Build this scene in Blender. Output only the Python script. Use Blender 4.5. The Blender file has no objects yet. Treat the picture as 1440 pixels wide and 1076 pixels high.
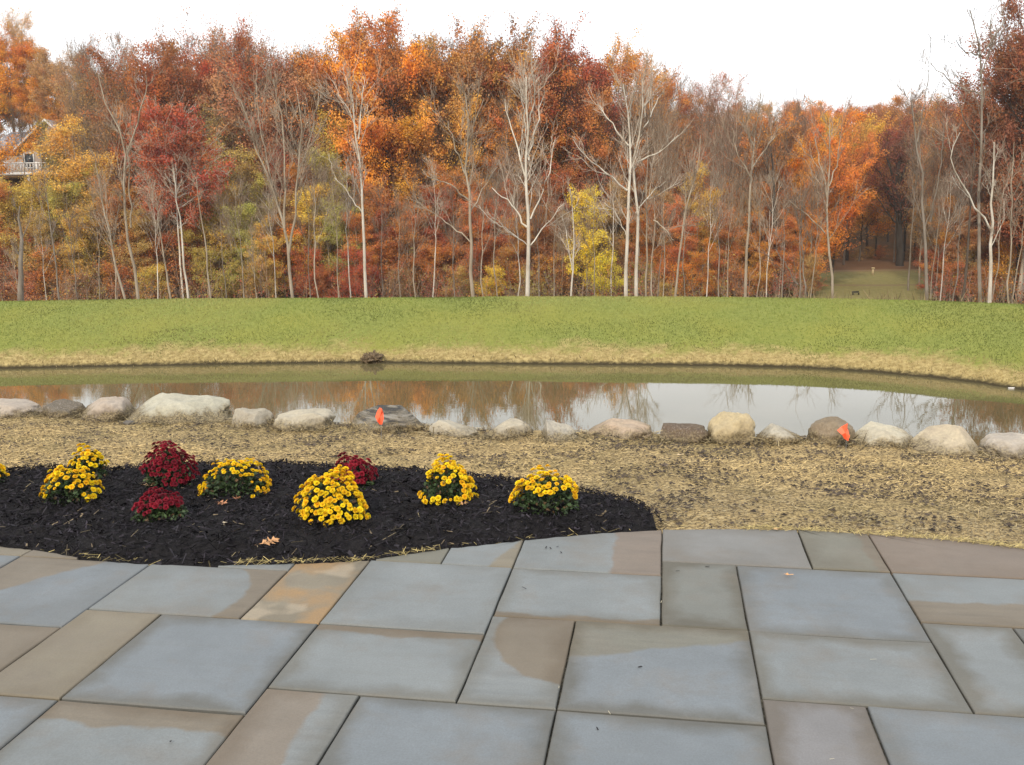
import bpy, math, random
import numpy as np
from mathutils import Matrix, Vector, noise

# ------------------------------------------------------------------ camera, sky, sun, exposure
S = bpy.context.scene
COL = S.collection
F_PX, PITCH, ROLL, EYE = 1325.0, 0.19385, -0.0111, 1.5
cr, sr, cp, sp = math.cos(ROLL), math.sin(ROLL), math.cos(PITCH), math.sin(PITCH)
RT, UP, FW = np.array([1, 0, 0.]), np.array([0, sp, cp]), np.array([0, cp, -sp])
cam_d = bpy.data.cameras.new('camera')
cam = bpy.data.objects.new('camera', cam_d)
COL.objects.link(cam)
cam_d.sensor_width = 36
cam_d.lens = 36 * F_PX / 1440
cam_d.clip_start = 0.05
cam_d.clip_end = 3000
cx_, cy_ = cr * RT + sr * UP, -sr * RT + cr * UP
M = Matrix.Identity(4)
for i in range(3):
    M[i][0], M[i][1], M[i][2] = cx_[i], cy_[i], -FW[i]
M[2][3] = EYE
cam.matrix_world = M
S.camera = cam

SUN_EL, SUN_AZ = math.radians(34), math.radians(200)      # azimuth from +Y clockwise: behind the viewer, a little left
W = bpy.data.worlds.new('World')
S.world = W
W.use_nodes = True
nt = W.node_tree
nt.nodes.clear()
wo = nt.nodes.new('ShaderNodeOutputWorld')
sky = nt.nodes.new('ShaderNodeTexSky')
sky.sky_type = 'NISHITA'
sky.sun_disc = False
sky.sun_elevation = SUN_EL
sky.sun_rotation = SUN_AZ
sky.dust_density = 3.0
b1 = nt.nodes.new('ShaderNodeBackground')
b1.inputs[1].default_value = 0.10
nt.links.new(sky.outputs[0], b1.inputs[0])
b2 = nt.nodes.new('ShaderNodeBackground')                 # thin bright cloud sheet
b2.inputs[0].default_value = (0.94, 0.97, 1.0, 1)
b2.inputs[1].default_value = 1.66
tc = nt.nodes.new('ShaderNodeTexCoord')
mp = nt.nodes.new('ShaderNodeMapping')
mp.inputs['Scale'].default_value = (1.2, 1.2, 4.0)
nz = nt.nodes.new('ShaderNodeTexNoise')
nz.inputs['Scale'].default_value = 1.6
nz.inputs['Detail'].default_value = 4
rmp = nt.nodes.new('ShaderNodeMapRange')
rmp.inputs[1].default_value = 0.30
rmp.inputs[2].default_value = 0.52
rmp.inputs[3].default_value = 0.62
rmp.inputs[4].default_value = 0.97
mx = nt.nodes.new('ShaderNodeMixShader')
nt.links.new(tc.outputs['Generated'], mp.inputs[0])
nt.links.new(mp.outputs[0], nz.inputs[0])
nt.links.new(nz.outputs[0], rmp.inputs[0])
nt.links.new(rmp.outputs[0], mx.inputs[0])
nt.links.new(b1.outputs[0], mx.inputs[1])
nt.links.new(b2.outputs[0], mx.inputs[2])
nt.links.new(mx.outputs[0], wo.inputs[0])

sun_d = bpy.data.lights.new('sun', 'SUN')
sun_d.energy = 3.0
sun_d.angle = math.radians(5)
sun_d.color = (1.0, 0.88, 0.70)
sun = bpy.data.objects.new('sun', sun_d)
COL.objects.link(sun)
sdir = Vector((math.sin(SUN_AZ) * math.cos(SUN_EL), math.cos(SUN_AZ) * math.cos(SUN_EL), math.sin(SUN_EL)))
sun.rotation_euler = sdir.to_track_quat('Z', 'Y').to_euler()
S.view_settings.view_transform = 'Standard'
S.view_settings.look = 'None'
S.view_settings.exposure = 0.0
S.view_settings.gamma = 1.0
S.view_settings.use_curve_mapping = False
S.render.engine = 'CYCLES'
S.cycles.max_bounces = 6
S.cycles.diffuse_bounces = 3
S.cycles.glossy_bounces = 3
S.cycles.transmission_bounces = 3
S.cycles.caustics_reflective = False
S.cycles.caustics_refractive = False
S.cycles.use_denoising = True

R = np.random.default_rng(7)
random.seed(7)

# ------------------------------------------------------------------ helpers
def ray(px, py):
    """direction of the sight line through a photo pixel, scaled so that y = 1"""
    u, v = (px - 720) / F_PX, -(py - 538) / F_PX
    u, v = cr * u - sr * v, sr * u + cr * v
    d = u * RT + v * UP + FW
    return d / d[1]

def on_plane(px, py, z):
    d = ray(px, py)
    t = (z - EYE) / d[2]
    return d[0] * t, t

def at_dist(px, py, Y):
    d = ray(px, py)
    return np.array([d[0] * Y, Y, EYE + d[2] * Y])

def sstep(a, b, x):
    t = np.clip((np.asarray(x, float) - a) / (b - a), 0, 1)
    return t * t * (3 - 2 * t)

def vnoise(x, y, s=1.0, seed=0):
    """cheap smooth value noise, vectorised"""
    x = np.asarray(x, float) / s + seed * 17.3
    y = np.asarray(y, float) / s + seed * 9.7
    xi, yi = np.floor(x), np.floor(y)
    fx, fy = x - xi, y - yi
    fx, fy = fx * fx * (3 - 2 * fx), fy * fy * (3 - 2 * fy)
    def h(a, b):
        v = np.sin(a * 127.1 + b * 311.7 + seed * 3.1) * 43758.5453
        return v - np.floor(v)
    return (h(xi, yi) * (1 - fx) + h(xi + 1, yi) * fx) * (1 - fy) + (h(xi, yi + 1) * (1 - fx) + h(xi + 1, yi + 1) * fx) * fy

def fbm(x, y, s, seed=0, o=3):
    return sum(vnoise(x, y, s / 2 ** k, seed + k) / 2 ** k for k in range(o)) / sum(1 / 2 ** k for k in range(o))

def mesh_np(name, V, F, cols=None, smooth=False, tint=None):
    V = np.asarray(V, np.float32)
    me = bpy.data.meshes.new(name)
    groups = [np.asarray(f, np.int32) for f in (F if isinstance(F, (list, tuple)) else [F])]
    me.vertices.add(len(V))
    me.vertices.foreach_set('co', V.ravel())
    idx = np.concatenate([g.ravel() for g in groups])
    tot = np.concatenate([np.full(len(g), g.shape[1], np.int32) for g in groups])
    st = np.concatenate([[0], np.cumsum(tot)[:-1]]).astype(np.int32)
    me.loops.add(len(idx))
    me.polygons.add(len(tot))
    me.loops.foreach_set('vertex_index', idx)
    me.polygons.foreach_set('loop_start', st)
    me.polygons.foreach_set('loop_total', tot)
    if smooth:
        me.polygons.foreach_set('use_smooth', np.ones(len(tot), bool))
    if cols is not None:
        a = me.attributes.new('Col', 'FLOAT_COLOR', 'POINT')
        c = np.ones((len(V), 4), np.float32)
        c[:, :3] = cols
        a.data.foreach_set('color', c.ravel())
    if tint is not None:
        a = me.attributes.new('tint', 'FLOAT', 'POINT')
        a.data.foreach_set('value', np.asarray(tint, np.float32))
    me.update(calc_edges=True)
    me.validate()
    return me

def obj(name, me, mat=None, parent=None, loc=None, color=None):
    o = bpy.data.objects.new(name, me)
    COL.objects.link(o)
    if mat is not None and me is not None and not me.materials:
        me.materials.append(mat)
    if parent is not None:
        o.parent = parent
    if loc is not None:
        o.location = loc
    if color is not None:
        o.color = (*color, 1)
    return o

def tag(o, label=None, cat=None, group=None, kind=None):
    if label: o['label'] = label
    if cat: o['category'] = cat
    if group: o['group'] = group
    if kind: o['kind'] = kind
    return o

def empty(name, loc, rz=0):
    o = bpy.data.objects.new(name, None)
    o.empty_display_size = 0.2
    COL.objects.link(o)
    o.location = loc
    o.rotation_euler.z = rz
    return o

class NT:
    """terse node builder"""
    def __init__(s, name):
        s.m = bpy.data.materials.new(name)
        s.m.use_nodes = True
        s.t = s.m.node_tree
        s.p = s.t.nodes['Principled BSDF']
        s.out = s.t.nodes['Material Output']
    def n(s, typ, **kw):
        nd = s.t.nodes.new('ShaderNode' + typ)
        for k, v in kw.items():
            if k == 'i':
                for a, b in v.items():
                    if hasattr(b, 'is_linked') or isinstance(b, bpy.types.NodeSocket):
                        s.t.links.new(b, nd.inputs[a])
                    else:
                        nd.inputs[a].default_value = b
            else:
                setattr(nd, k, v)
        return nd
    def link(s, a, b):
        s.t.links.new(a, b)
    def mix(s, f, a, b, blend='MIX'):
        nd = s.n('Mix', data_type='RGBA', blend_type=blend)
        for k, v in ((0, f), (6, a), (7, b)):
            if isinstance(v, bpy.types.NodeSocket): s.link(v, nd.inputs[k])
            elif k: nd.inputs[k].default_value = (*v, 1) if len(v) == 3 else v
            else: nd.inputs[k].default_value = v
        return nd.outputs[2]
    def math(s, op, a, b=0.0, c=0.0, clamp=False):
        nd = s.n('Math', operation=op, use_clamp=clamp)
        for k, v in enumerate((a, b, c)):
            if isinstance(v, bpy.types.NodeSocket): s.link(v, nd.inputs[k])
            else: nd.inputs[k].default_value = v
        return nd.outputs[0]
    def noise(s, vec, scale, detail=3, rough=.55, out=0):
        nd = s.n('TexNoise')
        nd.inputs['Scale'].default_value = scale
        nd.inputs['Detail'].default_value = detail
        nd.inputs['Roughness'].default_value = rough
        if vec is not None: s.link(vec, nd.inputs[0])
        return nd.outputs[out]
    def ramp(s, f, a, b, c=0.0, d=1.0):
        nd = s.n('MapRange')
        s.link(f, nd.inputs[0])
        for k, v in enumerate((a, b, c, d)): nd.inputs[k + 1].default_value = v
        return nd.outputs[0]
    def bump(s, h, strength=.3, dist=.01):
        nd = s.n('Bump')
        nd.inputs['Strength'].default_value = strength
        nd.inputs['Distance'].default_value = dist
        s.link(h, nd.inputs['Height'])
        s.link(nd.outputs[0], s.p.inputs['Normal'])
    def coord(s, which='Object'):
        return s.n('TexCoord').outputs[which]
    def base(s, c, rough=.8, spec=.3):
        if isinstance(c, bpy.types.NodeSocket): s.link(c, s.p.inputs['Base Color'])
        else: s.p.inputs['Base Color'].default_value = (*c, 1)
        s.p.inputs['Roughness'].default_value = rough
        s.p.inputs['Specular IOR Level'].default_value = spec
        return s.m

# ------------------------------------------------------------------ materials
def mat_leaf():
    """leaves: hue from the object, every leaf a little different"""
    n = NT('foliage')
    n.t.nodes.remove(n.p)
    oi = n.n('ObjectInfo')
    at = n.n('Attribute', attribute_name='tint')
    k = n.ramp(at.outputs['Fac'], 0, 1, .70, 1.50)
    c = n.mix(1.0, oi.outputs['Color'], n.n('CombineColor', i={0: k, 1: k, 2: k}).outputs[0], 'MULTIPLY')
    big = n.noise(n.coord('Object'), .45, 2)
    hs = n.n('HueSaturation', i={'Hue': n.ramp(big, .3, .7, .482, .518), 'Saturation': n.ramp(at.outputs['Fac'], 0, 1, .86, 1.04), 'Value': 1.0, 'Color': c})
    d = n.n('BsdfDiffuse', i={0: hs.outputs[0]})
    t = n.n('BsdfTranslucent', i={0: hs.outputs[0]})
    m = n.n('MixShader', i={0: .3, 1: d.outputs[0], 2: t.outputs[0]})
    n.link(m.outputs[0], n.out.inputs[0])
    return n.m

def mat_bark():
    n = NT('bark')
    oi = n.n('ObjectInfo')
    co = n.coord('Object')
    mp = n.n('Mapping', i={0: co, 3: (1, 1, .35)})
    a = n.noise(mp.outputs[0], 1.6, 4)
    b = n.noise(mp.outputs[0], 7, 3)
    c = n.mix(n.ramp(a, .38, .66), oi.outputs['Color'], n.mix(1.0, oi.outputs['Color'], (.50, .45, .40), 'MULTIPLY'))
    c = n.mix(n.ramp(b, .35, .7, 0, .45), c, n.mix(1.0, oi.outputs['Color'], (.72, .66, .58), 'MULTIPLY'))
    return n.base(c, .9, .2)

def mat_col(name, rough=.85, spec=.2, transl=False):
    n = NT(name)
    at = n.n('Attribute', attribute_name='Col')
    return n.base(at.outputs['Color'], rough, spec)

M_LEAF, M_BARK, M_COL = mat_leaf(), mat_bark(), mat_col('loose_pieces')

def mat_simple(name, c, rough=.7, spec=.3, var=.25, scale=6):
    n = NT(name)
    a = n.noise(n.coord(), scale, 4)
    k = [x * (1 - var) for x in c]
    k2 = [min(1, x * (1 + var)) for x in c]
    return n.base(n.mix(n.ramp(a, .3, .7), tuple(k), tuple(k2)), rough, spec)

# ------------------------------------------------------------------ ground profile
Z_WATER, Z_CREST, Z_ROCK = -2.4, -1.265, -0.30
# patio edge, traced along its curve
EDGE_PX = [(-260, 742), (-120, 752), (0, 768), (60, 774), (118, 785), (150, 789), (212, 793), (300, 794.5), (360, 793), (417, 792), (470, 790), (522, 787), (575, 779), (631, 771), (680, 766), (734, 760), (790, 754), (850, 749), (930, 744.5),
           (1020, 743.5), (1122, 745), (1224, 751), (1330, 759), (1440, 771), (1560, 788), (1700, 815)]
EDGE = np.array([on_plane(x, y, 0) for x, y in EDGE_PX])
ROCK_PX = [(-300, 578), (0, 588), (180, 596), (400, 606), (560, 608), (720, 618), (900, 620), (1080, 627), (1300, 637), (1440, 646), (1700, 668)]
ROCK = np.array([on_plane(x, y, Z_ROCK) for x, y in ROCK_PX])
def edge_y(x): return np.interp(x, EDGE[:, 0], EDGE[:, 1])
def rock_y(x): return np.interp(x, ROCK[:, 0], ROCK[:, 1])
SH_PX = [(0, 518.5), (250, 514), (520, 511), (720, 512), (1000, 514.5), (1130, 518), (1230, 524), (1310, 531), (1380, 539), (1440, 549)]
SH = [on_plane(x, y, Z_WATER) for x, y in SH_PX]
SH = np.array([(-70, 14.5), (-47, 18.5), (-26, 21.2)] + SH + [(12.5, 17), (14.2, 14.2), (15.6, 11.2), (16.5, 8.3), (17.7, 3), (19, -6), (47, -7)])
CR_PX = [(0, 426), (250, 422.5), (720, 419), (1000, 419.5), (1200, 422), (1330, 425.5), (1440, 430)]
CR = [on_plane(x, y, Z_CREST) for x, y in CR_PX]
CR = np.array([(-70, 20.5), (-47, 22.5), (-26, 24.6)] + CR + [(15.4, 21.6), (19, 19), (22, 14), (26, 4), (28, -6), (47, -8)])
def shore_y(x): return np.interp(x, SH[:, 0], SH[:, 1])
def crest_y(x): return np.interp(x, CR[:, 0], CR[:, 1])

def h_far(x, y):
    sh, crst = shore_y(x), crest_y(x)
    sh = sh + .10 * (fbm(x, 0 * x, 1.3, 5) - .5) + .25 * (fbm(x, 0 * x, 5, 6) - .5)
    t = (y - sh)
    w = crst - sh
    k = np.clip(t / w, 0, 1)
    up = Z_WATER + .07 * sstep(0, .12, t) + (Z_CREST - Z_WATER - .07) * (1 - (1 - k) ** 1.55)
    s2 = y - crst
    top = Z_CREST - .11 * np.clip(s2, 0, 1.5) ** 2
    back = -9.2 + np.maximum(0, (Z_CREST - .2475 + 9.2) - .33 * (s2 - 1.5))
    a = x / np.maximum(y, 1)
    y0 = 96 + 56 * sstep(.20, .33, a)
    hill = 12.5 * sstep(y0, y0 + 68, y) + .055 * np.clip(y - y0 - 60, 0, 400) + 7 * sstep(-.22, -.42, a) * sstep(90, 130, y)
    land = np.where(s2 < 1.5, top, back) + hill
    return np.where(t < 0, Z_WATER + .30 * t, np.where(s2 < 0, up, land)) + .04 * (fbm(x, y, 2.5, 3) - .5) * (t > .1) + .9 * (fbm(x, y, 30, 8) - .5) * sstep(60, 110, y)

def h_near(x, y):
    e, r = edge_y(x), rock_y(x)
    k = np.clip((y - e) / (r - e), 0, 1)
    slope = -.018 + (Z_ROCK + .018) * (k ** 1.15)
    n_ = .045 * (fbm(x, y, .5, 1) - .5) + .03 * (fbm(x, y, .12, 2) - .5)
    n_ = n_ + .030 * np.exp(-((y - r - .02) / .13) ** 2) * (.3 + 1.2 * fbm(x, y, .3, 15))
    bank = Z_ROCK - .36 * np.clip(y - r - .25, 0, 30)
    z = np.where(y < r + .25, slope, bank) + n_ * sstep(.02, .35, y - e)
    return np.where(y < e - .02, -.07, z)

def in_bed(x, y):
    """0..1 inside the mulch bed"""
    return (bed_back(x) - y)

def pt_in(poly, x, y):
    x, y = np.asarray(x, float), np.asarray(y, float)
    r = np.zeros(x.shape, bool)
    n_ = len(poly)
    for i in range(n_):
        x0, y0 = poly[i]
        x1, y1 = poly[(i + 1) % n_]
        if y0 == y1: continue
        c = ((y0 > y) != (y1 > y)) & (x < (x1 - x0) * (y - y0) / (y1 - y0) + x0)
        r ^= c
    return r

def hit(px, py, hf=h_near):
    """where the sight line through a pixel meets the near ground"""
    d = ray(px, py)
    lo, hi = 1.5, 14
    ys = np.linspace(lo, hi, 2500)
    z = EYE + d[2] * ys
    g = hf(d[0] * ys, ys)
    i = int(np.argmax(z <= g)) if (z <= g).any() else len(ys) - 1
    return np.array([d[0] * ys[i], ys[i], float(g[i])])

BED_PX = [(-330, 690), (-150, 680), (0, 670), (80, 662), (150, 664), (220, 664), (300, 656), (400, 655), (500, 660), (590, 664), (690, 676), (760, 684), (830, 695), (880, 706), (915, 722), (929, 738)]
BED_BACK = np.array([hit(x, y)[:2] for x, y in BED_PX])
def bed_back(x):
    return np.interp(x, BED_BACK[:, 0], BED_BACK[:, 1], right=-9)
def h_bed(x, y):
    w = np.minimum(bed_back(x) - y, y - edge_y(x))
    return h_near(x, y) + .05 * sstep(0, .25, w) + .02 * (fbm(x, y, .3, 12) - .5) * sstep(0, .1, w)

def grid_mesh(name, x0, x1, y0, y1, dx, dy, hf, keep=None, ys=None, xs=None):
    xs = np.arange(x0, x1 + dx * .5, dx) if xs is None else xs
    ys = np.arange(y0, y1 + dy * .5, dy) if ys is None else ys
    X, Y = np.meshgrid(xs, ys)
    Z = hf(X, Y)
    V = np.stack([X, Y, Z], -1).reshape(-1, 3)
    nx, ny = len(xs), len(ys)
    i = (np.arange(ny - 1)[:, None] * nx + np.arange(nx - 1)[None]).ravel()
    F = np.stack([i, i + 1, i + 1 + nx, i + nx], 1)
    if keep is not None:
        k = keep(X, Y).reshape(-1)
        F = F[k[F].all(1)]
    return mesh_np(name, V, F, smooth=True)

# straw covered seed bed between patio and pond
n = NT('straw_soil')
co = n.coord('Object')
a = n.noise(co, 55, 5, .7)
b = n.noise(co, 1.6, 3)
c_ = n.mix(n.ramp(a, .40, .58), (.10, .075, .046), (.46, .34, .165))
c_ = n.mix(n.ramp(b, .45, .62, 0, .6), c_, n.mix(1.0, c_, (.62, .66, .62), 'MULTIPLY'))
n.bump(a, .6, .02)
M_STRAW = n.base(c_, .95, .1)
def near_keep(X, Y): return (Y < rock_y(X) + 8.4) & (Y > edge_y(X) - .5)
g = obj('straw_ground', grid_mesh('straw_ground', -9, 9, 3.0, 15.6, .055, .05, lambda x, y: np.maximum(h_near(x, y), -3.4), near_keep), M_STRAW)
tag(g, 'straw covered seeded soil sloping from patio edge down to the boulders', kind='structure')
# wide rough lawn further out to either side and behind the patio
n = NT('yard_grass')
a = n.noise(n.coord(), 3, 5)
M_YARD = n.base(n.mix(n.ramp(a, .35, .65), (.20, .17, .075), (.11, .14, .04)), .95, .1)
def yard_h(x, y):
    z = np.maximum(h_near(x, y) - .03, -3.4)
    return np.where((np.abs(x) < 8.9) , np.where(y < 6, -.14, z - .25), z)
obj('yard_lawn', grid_mesh('yard_lawn', -60, 60, -30, 14, .6, .6, yard_h, lambda X, Y: (np.abs(X) > 8.0) | (Y < 4)), M_YARD)['kind'] = 'structure'

# far grass bank (dam) and its back slope
n = NT('bank_grass')
co = n.coord('Object')
sx = n.n('SeparateXYZ', i={0: co})
geo_z = sx.outputs[2]
a = n.noise(co, 9, 6, .7)
b = n.noise(co, .55, 4)
d = n.noise(co, 2.2, 5, .65)
gr = n.mix(n.ramp(a, .3, .7), (.140, .165, .038), (.23, .245, .066))
gr = n.mix(n.ramp(b, .42, .66, 0, .65), gr, (.23, .225, .05))
tan = n.mix(n.ramp(a, .35, .65), (.20, .15, .06), (.42, .33, .15))
zz = n.math('ADD', geo_z, n.math('MULTIPLY', n.math('SUBTRACT', d, .5), .42))
zz = n.math('ADD', zz, n.math('MULTIPLY', n.math('SUBTRACT', b, .5), .5))
f_ = n.ramp(zz, -2.20, -2.00, 1, 0)
c_ = n.mix(f_, gr, tan)
wet = n.ramp(n.math('ADD', geo_z, n.math('MULTIPLY', n.math('SUBTRACT', a, .5), .12)), -2.37, -2.30, 1, 0)
c_ = n.mix(wet, c_, (.045, .036, .02))
n.bump(a, .8, .05)
M_BANK = n.base(c_, .95, .1)
ysb = np.concatenate([np.arange(-6, 15, .6), np.arange(15, 29, .12), np.arange(29, 72, 2.0)])
o = obj('grass_bank', grid_mesh('grass_bank', -60, 44, 0, 0, .2, 0, h_far, lambda X, Y: (Y > shore_y(X) - 4.5) & ((Y < 70.5)), ys=ysb), M_BANK)
tag(o, kind='structure')
# dark lawn of the clearing, and the leaf-littered forest floor
n = NT('forest_floor')
co = n.coord('Object')
a = n.noise(co, 2.5, 5, .7)
b = n.noise(co, .12, 3)
c_ = n.mix(n.ramp(a, .35, .7), (.050, .032, .018), (.15, .085, .035))
c_ = n.mix(n.ramp(b, .42, .62), c_, (.16, .070, .022))
M_FLOOR = n.base(c_, 1, .05)
def floor_h(x, y): return h_far(x, y)
xs = np.arange(-312, 313, 4.)
yf = np.arange(68, 400, 3.)
ff = lambda X, Y: (Y > 60)
o = obj('forest_floor', grid_mesh('forest_floor', 0, 0, 0, 0, 1, 1, floor_h, ff, ys=yf, xs=xs), M_FLOOR)
tag(o, kind='structure')
o = obj('open_ground', grid_mesh('open_ground', 0, 0, 0, 0, 1, 1, lambda x, y: -9.6 + 0 * x + 8.2 * sstep(60, 44, np.abs(x)) * sstep(60, 20, y), lambda X, Y: ((np.abs(X) >= 44) | (Y < -20)) & (Y < 80), xs=np.arange(-312, 313, 4.), ys=np.arange(-120, 81, 4.)), M_YARD)
tag(o, kind='structure')
n = NT('clearing_lawn')
co = n.coord('Object')
a = n.noise(co, 1.4, 5, .7)
b = n.noise(co, .09, 3)
c_ = n.mix(n.ramp(a, .3, .7), (.17, .155, .060), (.26, .225, .095))
sy = n.n('SeparateXYZ', i={0: co}).outputs[1]
c_ = n.mix(n.ramp(n.math('ADD', sy, n.math('MULTIPLY', b, 16)), 131, 139), c_, (.125, .066, .034))
p1 = n.math('ABSOLUTE', n.math('SUBTRACT', n.math('ADD', sy, n.math('MULTIPLY', b, 2)), 113.5))
c_ = n.mix(n.ramp(p1, .5, 1.2, .8, 0), c_, (.20, .145, .085))
p1 = n.math('ABSOLUTE', n.math('SUBTRACT', n.math('ADD', sy, n.math('MULTIPLY', b, 3)), 130.5))
c_ = n.mix(n.ramp(p1, .5, 1.5, .7, 0), c_, (.20, .13, .08))
M_CLEAR = n.base(c_, 1, .05)
def ck(X, Y): return (X / Y > .29) & (X / Y < .46) & (Y > 80) & (Y < 152)
o = obj('clearing_lawn', grid_mesh('clearing_lawn', 20, 74, 78, 154, 1.5, 1.5, lambda x, y: h_far(x, y) + .12, ck), M_CLEAR)
tag(o, kind='structure')

# pond
n = NT('pond_water')
co = n.coord('Object')
mp = n.n('Mapping', i={0: co, 3: (.9, 2.4, 1)})
a = n.noise(mp.outputs[0], 2.3, 2, .5)
mp2 = n.n('Mapping', i={0: co, 3: (3, 10, 1)})
b = n.noise(mp2.outputs[0], 2.0, 2, .5)
h_ = n.math('ADD', n.math('MULTIPLY', a, 1.0), n.math('MULTIPLY', b, .22))
n.bump(h_, .05, .006)
m_ = n.noise(co, .35, 3)
c_ = n.mix(n.ramp(m_, .35, .65), (.092, .078, .036), (.118, .098, .048))
M_WATER = n.base(c_, .015, .5)
n.p.inputs['IOR'].default_value = 1.52
me = mesh_np('pond_water', [(-60, 7, Z_WATER), (44, 7, Z_WATER), (44, 24.5, Z_WATER), (-60, 24.5, Z_WATER)], np.array([[0, 1, 2, 3]]))
wtr = obj('pond_water', me, M_WATER)
tag(wtr, kind='structure')

# ------------------------------------------------------------------ patio
YAW = 0.1619
cw, sw = math.cos(YAW), math.sin(YAW)
U1, V1, U0, V0 = .3047, .1527, .0101, 2.4045
def to_world(u, v):
    """patio grid (12 inch, 6 inch steps) -> world xy"""
    a_, b_ = U0 + U1 * u, V0 + V1 * v
    return cw * a_ + sw * b_, -sw * a_ + cw * b_
# edge curve as a function in patio coordinates (metres)
EU = cw * EDGE[:, 0] - sw * EDGE[:, 1]
EV = sw * EDGE[:, 0] + cw * EDGE[:, 1]
def g_edge(a_): return np.interp(a_, EU, EV)

def slab_mat(name, c1, c2=None, mask=None, border=0.6, seed=0, rust=0.0):
    n = NT(name)
    co = n.coord('Object')
    off = n.n('Mapping', i={0: co, 1: (seed * 3.17, seed * 1.91, seed)})
    v = off.outputs[0]
    big = n.noise(v, 2.3, 4, .55)
    mid = n.noise(v, 11, 5, .6)
    fine = n.noise(v, 160, 3, .7)
    st = n.n('Mapping', i={0: v, 3: (2, 16, 1)})
    streak = n.noise(st.outputs[0], 1.6, 4, .6)
    c = n.mix(n.ramp(big, .3, .7), tuple(x * .90 for x in c1), tuple(x * 1.12 for x in c1))
    sx = n.n('SeparateXYZ', i={0: co})
    if c2 is not None:
        k, A, B, O = mask
        if k == 'line':
            q = n.math('ADD', n.math('MULTIPLY', sx.outputs[0], A), n.math('MULTIPLY', sx.outputs[1], B))
            q = n.math('SUBTRACT', q, O)
        else:
            dx, dy = n.math('SUBTRACT', sx.outputs[0], A), n.math('SUBTRACT', sx.outputs[1], B)
            q = n.math('SQRT', n.math('ADD', n.math('MULTIPLY', dx, dx), n.math('MULTIPLY', dy, dy)))
            q = n.math('SUBTRACT', q, O)
        q = n.math('ADD', q, n.math('MULTIPLY', n.math('SUBTRACT', n.noise(v, 5, 5, .6), .5), .11))
        cc2 = n.mix(n.ramp(streak, .3, .7), tuple(x * .88 for x in c2), tuple(x * 1.15 for x in c2))
        c = n.mix(n.ramp(q, -.009, .009, 0, .95), c, cc2)
    # damp rim, as wide as the noise lets it
    at = n.n('Attribute', attribute_name='rim')
    e = n.math('ADD', at.outputs['Fac'], n.math('MULTIPLY', n.math('SUBTRACT', n.noise(v, 4.3, 5, .6), .5), .20))
    c = n.mix(n.ramp(e, .008, .080, border * 1.3, 0), c, n.mix(1.0, c, (.66, .58, .48), 'MULTIPLY'))
    st2 = n.noise(v, 4.2, 5, .62)
    c = n.mix(n.ramp(st2, .50, .70, 0, .40), c, (.155, .128, .100))
    c = n.mix(n.ramp(mid, .30, .62, .22, 0), c, n.mix(1.0, c, (.70, .70, .68), 'MULTIPLY'))
    c = n.mix(n.ramp(streak, .5, .75, 0, .30), c, n.mix(1.0, c, (.86, .82, .76), 'MULTIPLY'))
    if rust:
        rr = n.noise(v, 3.6, 3)
        c = n.mix(n.ramp(rr, .46, .62, 0, rust), c, (.27, .165, .070))
        c = n.mix(n.ramp(n.noise(v, 4.7, 2), .58, .66, 0, .6), c, (.34, .28, .20))
    sp_ = n.noise(v, 13, 5, .65)
    c = n.mix(n.ramp(sp_, .755, .80, 0, .5), c, (.42, .40, .36))
    c = n.mix(n.ramp(fine, .3, .7, .30, 0), c, (.06, .06, .055))
    h = n.math('ADD', n.math('MULTIPLY', mid, .7), n.math('ADD', n.math('MULTIPLY', fine, .12), n.math('MULTIPLY', big, .6)))
    n.bump(h, .55, .008)
    m = n.base(c, .62, .35)
    return m

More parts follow.
